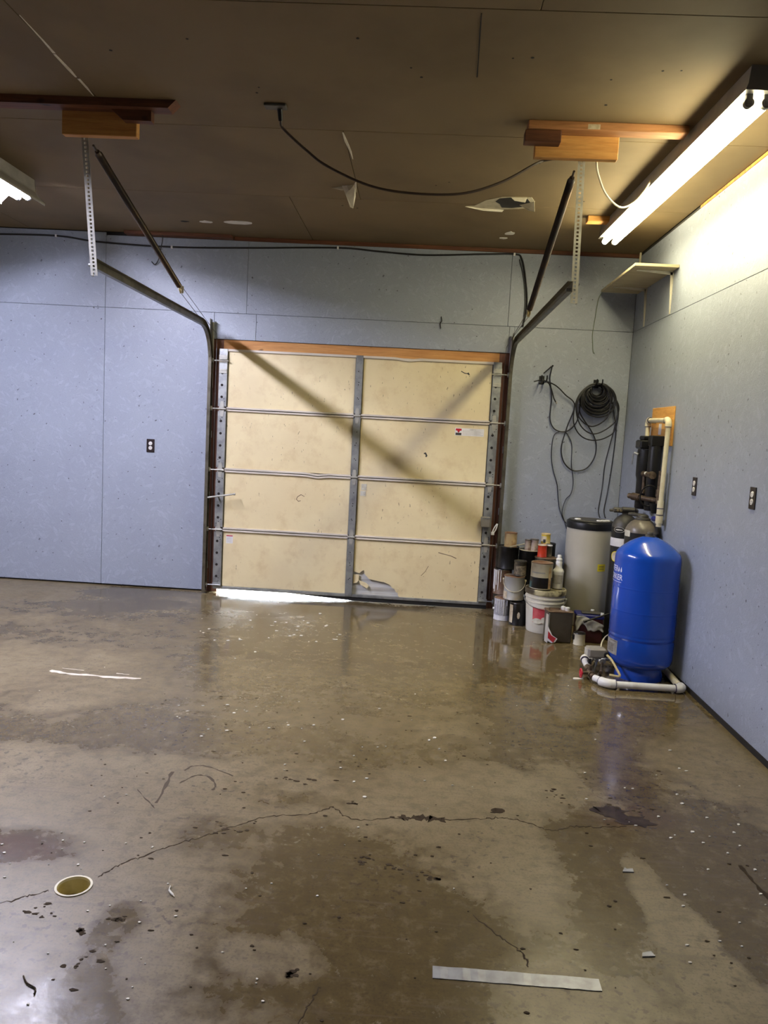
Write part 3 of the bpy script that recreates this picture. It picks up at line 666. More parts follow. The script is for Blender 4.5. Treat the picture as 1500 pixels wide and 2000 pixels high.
# scattered litter
def scrap(name, label, cat, pts, m, h=.004):
    return tag(MB().prism(pts, 'XY', .0, h).build(name, m, smooth=False), label, cat)
scrap('tape_scrap', 'small torn tape scrap on the floor below the dark oil stain', 'scrap', [(1.345, -4.085), (1.385, -4.082), (1.387, -4.060), (1.365, -4.066), (1.36, -4.055)], 'ducttape')
scrap('tape_scrap', 'small torn tape scrap on the floor right of the tape strip', 'scrap', [(1.285, -4.535), (1.325, -4.528), (1.318, -4.508), (1.29, -4.518)], 'ducttape')
ch = MB().tube(spline([(-.178, -4.372, .004), (-.172, -4.40, .006), (-.148, -4.425, .004)], 6), [.002]*6+[.004]*5+[.0015]*2, 6)
tag(ch.build('wood_chip', 'flake'), 'curled white shaving on the floor right of the drain', 'shaving')
tw = MB().tube(spline([(-.432, -4.815, .003), (-.41, -4.84, .004), (-.38, -4.855, .003), (-.372, -4.875, .003)], 5), .0022, 6)
tag(tw.build('twig', 'crack'), 'thin dark twig on the bright floor patch at lower left', 'twig')
fl = MB(); rnd = random.Random(11)
def flakes(cx, cy, sx, sy, n, s0=.003, s1=.009):
    for k in range(n):
        x = rnd.gauss(cx, sx); y = rnd.gauss(cy, sy)
        if x > XR-.03 or y > -.15: continue
        if (x+.48)**2+(y+4.408)**2 < .009: continue
        r = rnd.uniform(s0, s1); fl.prism(blob(x, y, r, r*rnd.uniform(.4, 1), 6, .3, k+int(cx*50)), 'XY', 0, .002+r*.2)
flakes(-.43, -2.95, .12, .22, 26); flakes(.43, -3.2, .22, .3, 26); flakes(-.35, -1.2, .35, .3, 34, .004, .012); flakes(1.75, -3.7, .25, .4, 30); flakes(-.6, -4.15, .2, .15, 18, .002, .005)
flakes(.3, -4.2, .6, .5, 16, .0015, .004); flakes(1.6, -4.35, .15, .25, 16, .003, .007); flakes(-.3, -4.6, .25, .2, 20, .002, .005); flakes(.9, -2.5, .6, .5, 10, .002, .005); flakes(-1.2, -3.3, .5, .5, 6, .002, .004)
o = fl.build('floor_flakes', 'flake', smooth=False); o['kind'] = 'stuff'; tag(o, 'tiny pale paint flakes and grit scattered over the floor', 'debris')
# ================================================================== GARAGE DOOR
def garage_door():
    d = sempty('door_1', 'closed sectional garage door with cream foam panels and grey steel stiles', (0, 0, 0.03))
    seams = [.045, .570, 1.095, 1.625, 2.135]
    SX = 1.215
    # outer steel skin with horizontal ribs
    for r in range(4):
        z0, z1 = seams[r], seams[r+1]
        mb = MB(); prof = []
        k = 24
        vs = []; fs = []
        for i in range(k+1):
            z = z0+(z1-z0)*i/k; y = .008+(.004 if i % 4 in (1, 2) else 0)
            vs += [(-SX, y, z), (SX, y, z), (SX, .0138, z), (-SX, .0138, z)]
        for i in range(k):
            a = i*4; b = a+4
            fs += [(a, a+1, b+1, b), (a+1, a+2, b+2, b+1), (a+2, a+3, b+3, b+2), (a+3, a, b, b+3)]
        fs += [(0, 3, 2, 1), (k*4, k*4+1, k*4+2, k*4+3)]
        mb.add(vs, fs).build('steel_skin', 'skin', d, smooth=False)
    # foam panels
    for r in range(4):
        for c, (x0, x1) in enumerate(((-1.138, -.034), (.034, 1.135))):
            z0, z1 = seams[r]+.014, seams[r+1]-.014
            if r == 0 and c == 1:
                pts = [(.446, z0), (x1, z0), (x1, z1), (x0, z1), (x0, .285), (.040, .263), (.086, .249), (.110, .272), (.125, .280), (.132, .246), (.150, .228), (.175, .202), (.215, .196), (.279, .185), (.31, .182), (.337, .171), (.36, .160), (.385, .134), (.40, .128), (.421, .095), (.43, .098), (.438, .070)]
                MB().prism(pts, 'XZ', -.012, .0075).build('foam_panel', 'foam', d, smooth=False)
            else:
                MB().bbox(x0, x1, -.012, .0075, z0, z1, .003).build('foam_panel', 'foam', d, smooth=False)
    flap('foam_shred', [(.036, -.010, .235), (.085, -.014, .238), (.082, -.016, .185), (.068, -.016, .165), (.036, -.010, .155)], 'foam', .008, d)
    flap('foam_shred', [(.085, -.012, .185), (.150, -.016, .165), (.175, -.016, .140), (.160, -.018, .118), (.10, -.014, .150)], 'foam', .008, d)
    flap('foam_shred', [(.40, -.012, .135), (.44, -.018, .130), (.445, -.016, .118), (.415, -.012, .105)], 'foam', .006, d)
    # scratch, gouge and tear marks on the foam (own shape)
    def mark(pts, w, m='rustbrown', z=-.0128):
        mb = MB(); P = [Vector(p) for p in pts]; L = []; R_ = []
        for i, p in enumerate(P):
            t = (P[min(i+1, len(P)-1)]-P[max(0, i-1)]).normalized(); nn = Vector((-t.y, t.x))
            L.append(tuple(p+nn*w/2)); R_.append(tuple(p-nn*w/2))
        mb.prism(L+R_[::-1], 'XZ', z, -.0115).build('scratch', m, d, smooth=False)
    mark([(.87, 2.05), (.90, 2.035), (.935, 2.03)], .007, 'ink'); mark([(.928, 2.04), (.94, 2.022)], .012, 'ink')
    mark([(.594, 1.330), (.605, 1.338), (.618, 1.315), (.610, 1.305)], .014, 'ink')
    mark([(.77, .475), (.83, .462), (.88, .452), (.93, .432)], .006); mark([(.63, .26), (.665, .30), (.69, .35)], .004)
    mark([(-.46, .915), (-.49, .895), (-.50, .872), (-.48, .855), (-.462, .862)], .006); mark([(-.46, .915), (-.43, .90)], .005)
    # horizontal rails at the section joints
    def rail(z0, z1, y0, y1, x0, x1, kink=None, m='rail', nm='rail'):
        if kink is None:
            MB().bbox(x0, x1, y0, y1, z0, z1, .002).build(nm, m, d, smooth=False)
        else:
            kx, kd = kink
            a = MB().prism([(x0, z0), (kx-.12, z0), (kx, z0-kd), (kx+.10, z0), (x1, z0), (x1, z1), (kx+.10, z1), (kx, z1-kd), (kx-.12, z1), (x0, z1)], 'XZ', y0, y1)
            a.build(nm, m, d, smooth=False)
    for i in (1, 2, 3):
        z = seams[i]
        for (x0, x1) in ((-1.142, -.030), (.030, 1.140)):
            kk = (-.32, .012) if (i == 2 and x0 < -1) else None
            rail(z+.003, z+.018, -.026, .006, x0, x1, kk)
            rail(z-.018, z-.004, -.029, .006, x0, x1, kk)
    for (x0, x1) in ((-1.142, -.030), (.030, 1.140)):
        rail(seams[4]-.016, seams[4]+.004, -.028, .010, x0, x1, None if x0 < 0 else (.42, .012))
    rail(seams[0]-.010, seams[0]+.014, -.030, .010, -1.215, 1.215, None, 'galv', 'bottom_rail')
    # perished rubber seal, thicker towards the right
    MB().prism([(-.55, .0345), (-.10, .010), (.05, .001), (1.215, .001), (1.215, .035), (-.55, .035)], 'XZ', -.022, .004).build('bottom_seal', 'rubber', d, smooth=False)
    # stiles
    def stile(x0, x1, nm='stile'):
        for r in range(4):
            z0 = seams[r]+(.0 if r == 0 else .020); z1 = seams[r+1]-(.020 if r < 3 else -.004)
            MB().bbox(x0, x1, -.034, .007, z0, z1, .002).build(nm, 'galv', d, smooth=False)
    stile(-1.215, -1.142); stile(-.032, .030, 'centre_stile'); stile(1.140, 1.212)
    holes = MB(); rnd = random.Random(5)
    for x, big in ((-1.178, 1), (1.176, 1), (0.0, 0)):
        for r in range(4):
            zc = seams[r]; hh = seams[r+1]-seams[r]
            if big:
                for t in (.20, .40, .60, .80):
                    holes.lathe([(0, -.0348), (.0115, -.0346), (.0115, -.033)], (0, 0, 0), 14, 'Y', Matrix.Translation((x-.006, 0, zc+hh*t)))
                for t in (.10, .13, .86, .90, .17, .83):
                    holes.lathe([(0, -.0348), (.004, -.0346), (.004, -.033)], (0, 0, 0), 8, 'Y', Matrix.Translation((x+rnd.uniform(-.022, .024), 0, zc+hh*t)))
            else:
                for t in (.28, .52, .56, .74, .30):
                    holes.lathe([(0, -.0348), (.0045, -.0346), (.0045, -.033)], (0, 0, 0), 8, 'Y', Matrix.Translation((x+rnd.uniform(-.006, .006), 0, zc+hh*t)))
    o = holes.build('punched_holes', 'dark', d); o['kind'] = 'stuff'
    # hinges and rollers
    for i in (1, 2, 3):
        z = seams[i]
        for x in (-1.178, 0.0, 1.176):
            h = MB()
            h.prism([(x-.020, z+.008), (x+.020, z+.008), (x+.012, z+.065), (x-.012, z+.065)], 'XZ', -.038, -.034)
            h.prism([(x-.020, z-.008), (x+.020, z-.008), (x+.012, z-.065), (x-.012, z-.065)], 'XZ', -.038, -.034)
            h.lathe([(0, -.030), (.0085, -.030), (.0085, .030), (0, .030)], (x, -.041, z), 12, 'X')
            h.build('hinge', 'galv_bright', d)
        for s in (-1, 1):
            MB().cyl((s*1.14, -.050, z), (s*1.262, -.050, z), .0055, 8).cyl((s*1.262, -.050, z), (s*1.280, -.050, z), .021, 16).build('roller', 'galv_bright', d)
    for s in (-1, 1):
        b = MB(); x = s*1.178
        b.bbox(x-.036, x+.036, -.042, -.034, 2.02, 2.085, .001); b.bbox(x-.032, x+.032, -.052, -.042, 2.045, 2.052, .001)
        b.cyl((s*1.13, -.050, 2.035), (s*1.262, -.050, 2.035), .0055, 8).cyl((s*1.262, -.050, 2.035), (s*1.28, -.050, 2.035), .021, 16)
        b.build('top_bracket', 'galv_bright', d)
        b = MB(); b.bbox(x-.034, x+.034, -.040, -.034, 1.93, 1.965, .001)
        for k in range(4): b.cyl((x-.025+k*.016, -.044, 1.955), (x-.025+k*.016, -.038, 1.955), .005, 8)
        b.build('bracket_plate', 'galv_bright', d)
        b = MB(); b.bbox(x-.038, x+.040, -.042, -.033, .060, .090, .001); b.cyl((s*1.14, -.050, .075), (s*1.262, -.050, .075), .0055, 8).cyl((s*1.262, -.050, .075), (s*1.28, -.050, .075), .021, 16)
        b.build('bottom_bracket', 'galv', d)
    # latch box and pull cord
    lb = MB().bbox(1.118, 1.198, -.078, -.034, .728, .818, .006).build('latch_box', 'greybox', d)
    MB().bbox(1.130, 1.190, -.080, -.078, .800, .812, .0005).cyl((1.158, -.082, .795), (1.158, -.078, .795), .006, 10).build('latch_plate', 'galv', lb)
    MB().tube(spline([(1.258, -.094, .768), (1.252, -.098, .735), (1.238, -.10, .70), (1.222, -.10, .690), (1.224, -.097, .71), (1.240, -.095, .745), (1.256, -.094, .768)], 5), .005, 8).bbox(1.208, 1.236, -.108, -.092, .668, .696, .003).build('pull_handle', 'white', d)
    # lock rod at left
    MB().cyl((-1.262, -.10, .852), (-1.035, -.10, .893), .0075, 10).cyl((-1.035, -.10, .893), (-1.022, -.10, .896), .011, 10).cyl((-1.19, -.10, .865), (-1.19, -.032, .865), .007, 8).build('lock_rod', 'galv_bright', d)
    # stickers
    s_ = MB().box(.848, 1.098, -.0130, -.0121, 1.503, 1.568).build('warning_sticker', 'whitepaper', d, smooth=False)
    MB().box(.855, .905, -.0136, -.0131, 1.545, 1.563).build('red_band', 'redplastic', s_, smooth=False)
    MB().box(.855, .905, -.0136, -.0131, 1.507, 1.527).build('black_band', 'ink', s_, smooth=False)
    MB().prism([(.868, 1.545), (.892, 1.545), (.884, 1.529), (.876, 1.529)], 'XZ', -.0136, -.0131).build('arrow', 'redplastic', s_, smooth=False)
    tx = MB(); tx.box(.975, 1.03, -.0135, -.0131, 1.556, 1.561)
    for k in range(6): tx.box(.915, 1.09-.02*(k % 3), -.0134, -.0131, 1.512+.007*k, 1.514+.007*k)
    tx.build('small_print', 'label_grey', s_, smooth=False)
    s_ = MB().box(-1.110, -1.050, -.0130, -.0121, .447, .521).build('warning_sticker', 'whitepaper', d, smooth=False)
    MB().box(-1.108, -1.052, -.0136, -.0131, .510, .519).build('red_band', 'redplastic', s_, smooth=False)
    tx = MB()
    for k in range(6): tx.box(-1.102, -1.060, -.0134, -.0131, .458+.008*k, .460+.008*k)
    tx.build('small_print', 'label_grey', s_, smooth=False)
    MB().box(.065, .112, -.0135, -.0121, .985, 1.040).build('peeled_label', 'label_pale', d, smooth=False)
    MB().box(.060, .106, -.0145, -.0121, .935, .978).build('peeled_label', 'label_pale', d, smooth=False)
garage_door()

# ================================================================== TRACKS, HANGERS, SPRINGS
PROF = [(.016, -.027), (-.012, -.027), (-.012, .027), (.016, .027), (.016, .0245), (-.0095, .0245), (-.0095, -.0245), (.016, -.0245)]
def track(s, side, mname, ztop, yend):
    t = thing('door_track', f'bent steel garage door track with overhead rail on the {side} of the door', 'track', (s*1.285, -.06, 0), 'garage door tracks')
    r = .30; path = [(-.060, .012), (-.060, ztop-r)]
    for i in range(1, 11):
        a = PI/2*i/10
        path.append((-.060-r+r*math.cos(a), ztop-r+r*math.sin(a)))
    path += [(-1.2, ztop+.004), (yend, ztop+.012)]
    MB().sweep(path, PROF, s*1.285, -s).build('rail', mname, t)
    # wall angle and flag bracket behind the track
    MB().bbox(s*1.285-.012, s*1.285+.012, -.030, -.0005, 1.80, 2.36, .001).build('flag_bracket', 'whitepaint' if s > 0 else 'galv_bright', t, smooth=False)
    MB().bbox(s*1.285-.002, s*1.285+.002, -.105, -.030, 2.06, 2.38, .0008).build('flag_plate', 'track', t, smooth=False)
    for z in (.24, .865, 1.40):
        MB().bbox(s*1.285-.016, s*1.285+.014, -.034, .0140, z-.03, z+.03, .001).build('jamb_bracket', 'galv', t, smooth=False)
    return t
tl = track(-1, 'left', 'track', 2.318, -2.47)
tr = track(1, 'right', 'track', 2.293, -2.54)
def hanger(par, x, y, z0, z1, s, lean=(0, 0)):
    # perforated angle iron with real slots
    def flange(fix):
        mb = MB(); w = .036; L = z1-z0; n = int(L/.019)
        def b(a0, a1, h0, h1):
            if fix == 'y': mb.box(x+a0, x+a1, y-.0012, y+.0012, h0, h1)
            else: mb.box(x-s*.0-.0012, x+.0012, y+a0, y+a1, h0, h1)
        o = 0 if fix == 'y' else .0012
        if fix == 'y':
            e = (-w if s > 0 else 0)
        else: e = .0
        b(e, e+.012, z0, z1); b(e+w-.012, e+w, z0, z1)
        for k in range(n+1):
            h = z0+L*k/n
            b(e+.012, e+w-.012, max(z0, h-.0042), min(z1, h+.0042))
        return mb
    f = flange('y'); g_ = flange('x')
    f.add(g_.v, g_.f)
    f.v = [(p[0]+lean[0]*(z1-p[2])/(z1-z0), p[1]+lean[1]*(z1-p[2])/(z1-z0), p[2]) for p in f.v]
    f.build('hanger_strap', 'galv_bright', par, smooth=False)
hanger(tl, -1.296, -2.608, 2.262, 2.975, -1, (.004, .14))
hanger(tr, 1.312, -2.528, 2.225, 2.985, 1, (.02, .02))
# bolts where hanger meets rail
MB().cyl((-1.31, -2.46, 2.318), (-1.27, -2.46, 2.318), .008, 8).build('bolt', 'galv', tl)
MB().cyl((1.27, -2.50, 2.296), (1.325, -2.50, 2.296), .008, 8).build('bolt', 'galv', tr)
def spring(s, side, a, b, xw):
    t = thing('extension_spring', f'long dark extension spring with pulley slanting beside the {side} hanger', 'spring', b, 'garage door springs')
    a = Vector(a); b = Vector(b); d = (b-a); L = d.length; u = d.normalized()
    q = Vector((0, 0, 1)).rotation_difference(u).to_matrix().to_4x4(); q.translation = a
    n = 170; prof = [(0, 0), (.013, 0)]
    for i in range(n):
        z = .02+(L-.08)*i/n; st = (L-.08)/n
        prof += [(.0165, z), (.0205, z+st*.5)]
    prof += [(.013, L-.055), (.006, L-.04), (0, L-.04)]
    MB().lathe(prof, n=14, m=q).build('coil', 'spring', t, ang=80)
    p = MB()
    p.lathe([(0, -.008), (.028, -.008), (.022, 0), (.028, .008), (0, .008)], b, 20, 'X')
    p.box(b.x-.012, b.x-.010, b.y-.03, b.y+.015, b.z-.012, b.z+.026); p.box(b.x+.010, b.x+.012, b.y-.03, b.y+.015, b.z-.012, b.z+.026)
    p.cyl(b-u*.06, b, .005, 8)
    p.build('pulley', 'brass', t)
    c = MB()
    c.tube([b+Vector((0, .02, .022)), (xw, -.10, 2.285)], .0020, 6); c.tube([b+Vector((0, 0, -.028)), (xw-s*.005, -.42, 2.30)], .0020, 6)
    c.tube([(xw, -.10, 2.285), (s*1.232, -.068, 2.26), (s*1.232, -.068, .10)], .0018, 6)
    c.build('lift_cable', 'steelcable', t)
    MB().cyl(a-u*.05, a+u*.02, .006, 8).build('eye_bolt', 'spring', t)
spring(-1, 'left', (-1.255, -2.50, 2.90), (-1.255, -1.00, 2.455), -1.255)
spring(1, 'right', (1.248, -2.555, 2.845), (1.248, -1.22, 2.368), 1.245)

# ---- wooden blocks on the ceiling
def board(name, label, x0, x1, y0, y1, z0, z1, m, cut=None):
    if cut:
        o = MB().prism(cut, 'XZ', y0, y1).build(name, m, smooth=False)
    else:
        o = MB().bbox(x0, x1, y0, y1, z0, z1, .003).build(name, m, smooth=False)
    return tag(o, label, 'lumber')
board('ceiling_board', 'long reddish brown board fixed flat to the ceiling above the left hanger', -2.5, -.775, -2.735, -2.655, 3.043, H-.0005, 'wood_dark',
      [(-2.5, 3.043), (-.80, 3.043), (-.76, H-.0005), (-2.5, H-.0005)])
board('hanger_block', 'pale pine block under the ceiling board holding the left track hanger', -1.375, -.985, -2.654, -2.612, 2.928, H-.0005, 'pine')
board('offcut_block', 'small dark angled wood offcut on the left pine block', -1.08, -.89, -2.70, -2.656, 2.985, 3.042, 'wood_dark',
      [(-1.10, 3.042), (-1.04, 2.992), (-.895, 2.990), (-.895, 3.042)])
board('ceiling_board', 'long brown board fixed flat to the ceiling beside the bright light fixture', .997, 1.786, -2.66, -2.575, 3.043, H-.0005, 'pine_old')
board('hanger_block', 'golden pine block under the ceiling board holding the right track hanger', 1.045, 1.468, -2.574, -2.532, 2.935, H-.0005, 'pine')
board('offcut_block', 'short dark wood offcut at the left end of the right pine block', .985, 1.165, -2.645, -2.577, 2.985, 3.042, 'wood_dark')
board('spacer_block', 'short pale wood block on the ceiling at the far end of the fluorescent light', 1.635, 1.788, -1.07, -.99, 3.043, H-.0005, 'pine')
sk = MB().box(1.29, 1.35, -2.6605, -2.6602, 3.046, 3.070); sk.build('paper_tag', 'label_cream', bpy.data.objects['ceiling_board.001'], smooth=False)

# ================================================================== LIGHT FIXTURES
def fixture(label, x, y0, y1, tube_mat, wings=False):
    t = thing('fluorescent_light', label, 'light', (x, (y0+y1)/2, H), 'ceiling fluorescent strip lights')
    zt = 2.952
    MB().prism([(x-.055, H-.0008), (x+.055, H-.0008), (x+.062, 3.010), (x+.071, 2.986), (x-.071, 2.986), (x-.062, 3.010)], 'XZ', y0-.05, y1+.05).build('housing', 'fixture', t, smooth=False)
    if wings:
        for s in (-1, 1):
            MB().prism([(x+s*.070, 2.990), (x+s*.150, 2.912), (x+s*.150, 2.902), (x+s*.153, 2.902), (x+s*.153, 2.914), (x+s*.072, 2.994)], 'XZ', y0-.04, y1+.004).build('reflector_wing', 'fixture', t, smooth=False)
    for s in (-1, 1):
        MB().cyl((x+s*.036, y0+.012, zt), (x+s*.036, y1-.012, zt), .019, 20).build('tube', tube_mat, t)
        for yy, d in ((y0, 1), (y1, -1)):
            MB().bbox(x+s*.036-.014, x+s*.036+.014, min(yy-.014*d, yy+.012*d), max(yy-.014*d, yy+.012*d), zt-.012, 2.987, .003).lathe([(0, -.011), (.021, -.011), (.021, .011), (0, .011)], (x+s*.036, yy, zt), 18, 'Y').build('lamp_holder', 'socket', t)
    for yy, d in ((y0-.05, -1), (y1+.05, 1)):
        MB().prism([(x-.057, H-.0008), (x+.057, H-.0008), (x+.064, 3.010), (x+.073, 2.984), (x-.073, 2.984), (x-.064, 3.010)], 'XZ', min(yy, yy+d*.004), max(yy, yy+d*.004)).build('end_cap', 'socket', t, smooth=False)
    return t
fx_ = fixture('double tube fluorescent strip light along the right side of the ceiling', 1.858, -3.235, -.885, 'tube_warm')
fx_.rotation_euler.z = .017
fixture('double tube fluorescent strip light at the left edge, only its end in view', -2.235, -3.80, -1.40, 'tube_cool', True)
# ================================================================== CORDS ON CEILING AND WALL
rc = thing('ceiling_receptacle', 'dark outlet plate with plug on the ceiling above the hanging cord', 'outlet', (-.262, -2.715, H))
MB().bbox(-.318, -.208, -2.745, -2.690, H-.014, H-.0005, .003).build('plate', 'blackdust', rc)
MB().cyl((-.245, -2.70, H-.012), (-.243, -2.68, 3.022), .014, 12, .011).build('plug', 'black', rc)
c = MB().tube(spline([(-.243, -2.68, 3.024), (-.232, -2.65, 2.995), (-.112, -2.62, 2.903), (-.004, -2.62, 2.832), (.21, -2.62, 2.747), (.422, -2.62, 2.717), (.682, -2.60, 2.730), (.885, -2.57, 2.803), (1.05, -2.545, 2.905), (1.10, -2.52, 2.935), (1.16, -2.515, 2.95)], 8), .0068, 8)
tag(c.build('power_cord', 'cord_brown'), 'dark power cord sagging across the ceiling from the outlet to the pine block', 'cord')
c = MB().tube(spline([(1.37, -2.515, 2.965), (1.398, -2.45, 2.91), (1.465, -2.37, 2.83), (1.57, -2.25, 2.80), (1.66, -2.16, 2.845), (1.735, -2.09, 2.93), (1.785, -2.04, 3.015)], 8), .0055, 8)
tag(c.build('lamp_cord', 'cord_cream'), 'cream cord looping from the pine block to the bright light fixture', 'cord')
tc = thing('wall_cable', 'black cable stapled along the top of the back wall', 'cable', (-.23, -.012, 3.03))
c = MB().tube(spline([(-4.5, -.010, 3.00), (-3.435, -.010, 3.013), (-2.69, -.010, 3.027), (-2.309, -.010, 2.992), (-1.685, -.010, 2.975), (-1.022, -.010, 2.995), (-.235, -.010, 3.029), (.114, -.010, 3.014), (.504, -.010, 3.001), (1.0, -.010, 3.03), (1.254, -.010, 3.040), (1.318, -.010, 3.003), (1.364, -.010, 2.82), (1.388, -.010, 2.62), (1.365, -.010, 2.45)], 8), .0072, 8)
c.build('cable', 'cord_black', tc)
for x, z in ((-2.67, 3.027), (-1.66, 2.975), (-.235, 3.029), (1.254, 3.040)):
    MB().bbox(x-.008, x+.008, -.020, -.0005, z-.012, z+.010, .002).build('staple', 'white', tc)
c = MB().tube(spline([(1.30, -.008, 3.0), (1.345, -.008, 2.85), (1.372, -.008, 2.66), (1.368, -.008, 2.50)], 8), .0045, 6)
tag(c.build('thin_wire', 'cord_black'), 'thin black wire hanging beside the right track', 'wire')
c = MB().tube(spline([(-1.735, -.055, H-.002), (-1.728, -.05, 3.03), (-1.743, -.045, 2.95), (-1.765, -.03, 2.865), (-1.800, -.015, 2.822), (-1.834, -.008, 2.846)], 8), .0042, 6)
tag(c.build('wire_hook', 'cord_black'), 'bent black wire dangling from the ceiling edge at upper left', 'wire')
c = MB().tube(spline([(.672, -.008, 2.50), (.680, -.008, 2.465), (.668, -.009, 2.44), (.675, -.008, 2.40)], 6), .0035, 6)
tag(c.build('wire_stub', 'cord_black'), 'short curled black wire on the wall above the garage door', 'wire')

# ================================================================== OUTLETS
def outlet(label, pos, axis, plate_m, face_m, w=.070, h=.116):
    t = thing('wall_outlet', label, 'outlet', pos, 'wall outlets')
    x, y, z = pos
    def bx(mb, a0, a1, d0, d1, h0, h1, c=.0015):
        if axis == 'Y': return mb.bbox(x+a0, x+a1, y-d1, y-d0, z+h0, z+h1, c)
        return mb.bbox(x-d1, x-d0, y+a0, y+a1, z+h0, z+h1, c)
    bx(MB(), -w/2, w/2, .0005, .006, -h/2, h/2).build('cover_plate', plate_m, t, smooth=False)
    for s in (-1, 1):
        m = Matrix.Translation((x, y, z+s*.0195)) @ (Matrix.Rotation(-PI/2, 4, 'Y') if axis == 'X' else Matrix.Rotation(PI/2, 4, 'X'))
        f = MB().lathe([(0, .0095), (.0160, .0092), (.0170, .0055)], n=24, m=m).build('socket_face', face_m, t)
        sl = MB()
        for a in (-.006, .006): bx(sl, a-.001, a+.001, .0094, .0100, s*.0195-.001, s*.0195+.006, .0003)
        bx(sl, -.002, .002, .0094, .0100, s*.0195-.009, s*.0195-.005, .0003)
        sl.build('slots', 'dark', f, smooth=False)
outlet('bare double outlet on the back wall left of the garage door', (-1.810, 0, 1.271), 'Y', 'plate_black', 'outlet_white')
outlet('black plated double outlet on the right wall nearer the corner', (XR, -1.772, 1.262), 'X', 'plate_black', 'outlet_white')
outlet('black plated double outlet on the right wall nearer the camera', (XR, -2.622, 1.258), 'X', 'plate_black', 'outlet_white')

# ================================================================== CORNER SHELF
sh = thing('corner_shelf', 'small cream shelf high in the corner on metal brackets', 'shelf', (2.14, -.60, 2.75))
MB().bbox(1.985, XR-.002, -1.08, -.06, 2.752, 2.772, .002).build('board', 'shelf', sh, smooth=False)
for y in (-.95, -.31):
    b = MB()
    b.bbox(XR-.006, XR-.0005, y-.011, y+.011, 2.45, 2.751, .001); b.bbox(2.03, XR-.0005, y-.011, y+.011, 2.745, 2.7515, .001)
    b.prism([(2.04, 2.746), (XR-.004, 2.725), (XR-.004, 2.746)], 'XZ', y-.002, y+.002)
    b.prism([(XR-.022, 2.746), (XR-.006, 2.46), (XR-.003, 2.46), (XR-.003, 2.746)], 'XZ', y-.002, y+.002)
    b.build('bracket', 'bracket', sh, smooth=False)
MB().cyl((XR-.012, -.075, 2.77), (XR-.012, -.075, H-.001), .009, 10).build('upright_rod', 'pvc_old', sh)
g_ = MB().tube(spline([(1.990, -.075, 2.745), (1.975, -.04, 2.70), (1.965, -.012, 2.55), (1.955, -.008, 2.42), (1.962, -.008, 2.34), (1.972, -.008, 2.27), (1.985, -.008, 2.255)], 6), .0028, 6)
mg = mat('green_string', (0.16, 0.20, 0.13, 1), 0.6)
tag(g_.build('string', mg), 'pale green string hanging from the corner shelf down the wall', 'string')

# ================================================================== COILED CABLES ON HOOKS
def wall_hook(label, x, z):
    t = thing('wall_hook', label, 'hook', (x, 0, z), 'cable hooks on the back wall')
    MB().bbox(x-.022, x+.022, -.008, -.0005, z-.03, z+.04, .002).build('plate', 'black', t, smooth=False)
    for s in (-1, 1):
        MB().tube(spline([(x+s*.018, -.006, z-.008), (x+s*.02, -.06, z-.016), (x+s*.022, -.125, z-.012), (x+s*.022, -.145, z+.012), (x+s*.022, -.147, z+.035)], 6), .006, 8).build('prong', 'black', t)
wall_hook('black two pronged hook beside the garage door holding cable ends', 1.558, 2.005)
wall_hook('black two pronged hook holding the thick cable coil', 2.018, 1.995)
hc = thing('cable_coil', 'thick coil of black cable hanging on a hook in the corner', 'cable', (2.02, -.08, 1.88))
rnd = random.Random(4); mb = MB()
cx, cz = 2.020, 1.995
for k in range(26):
    R_ = .048+.0034*k+rnd.uniform(-.004, .004); dep = -.030-.090*rnd.random()
    ox = rnd.uniform(-.010, .010)
    pts = []
    for i in range(14):
        a = 2*PI*i/14
        pts.append((cx+ox+R_*math.sin(a)*1.06, dep+rnd.uniform(-.006, .006), cz-R_+R_*math.cos(a)*1.0 - .003))
    mb.tube(spline(pts, 4, True), .0066, 7, True)
mb.build('tight_coil', 'cord_black', hc)
def loop(pts, y, r=.0052, closed=False, nm='loose_loop'):
    n = len(pts)
    P = [(p[0], (p[2] if len(p) > 2 else y)+rnd.uniform(-.004, .004), p[1]) for p in pts]
    MB().tube(spline(P, 7, closed), r, 7, closed).build(nm, 'cord_black', hc)
A = [(2.195, 1.811), (2.188, 1.626), (2.117, 1.552), (2.011, 1.523), (1.916, 1.549), (1.848, 1.631), (1.831, 1.746), (1.859, 1.886), (1.936, 1.975), (2.01, 1.998), (2.104, 1.975)]
B_ = [(2.193, 1.749), (2.14, 1.646), (2.007, 1.577), (1.894, 1.641), (1.843, 1.793), (1.887, 1.918), (2.01, 1.998), (2.131, 1.938)]
C_ = [(2.126, 1.807), (2.089, 1.698), (1.979, 1.638), (1.873, 1.709), (1.848, 1.824), (1.915, 1.958), (2.011, 1.998), (2.092, 1.951)]
loop(A, -.10, closed=True); loop(B_, -.115, closed=True); loop(C_, -.125, closed=True)
loop([(2.05, 1.985), (2.159, 1.903), (2.213, 1.813), (2.199, 1.704), (2.179, 1.571), (2.137, 1.334), (2.129, 1.137), (2.098, .95, -.12), (2.085, .900, -.22), (2.08, .889, -.27)], -.06, nm='trailing_end')
loop([(2.04, 1.98), (2.146, 1.872), (2.182, 1.726), (2.207, 1.611), (2.198, 1.337), (2.179, 1.10), (2.146, .95, -.12), (2.130, .900, -.22), (2.125, .889, -.27)], -.055, nm='trailing_end')
lc = thing('loose_cable', 'slack black cable looping between the two hooks on the back wall', 'cable', (1.78, -.03, 1.6))
def lw(pts, r, y=-.03, nm='strand'):
    MB().tube(spline([(x, yy if yy is not None else y, z) for x, yy, z in pts], 7), r, 7).build(nm, 'cord_black', lc)
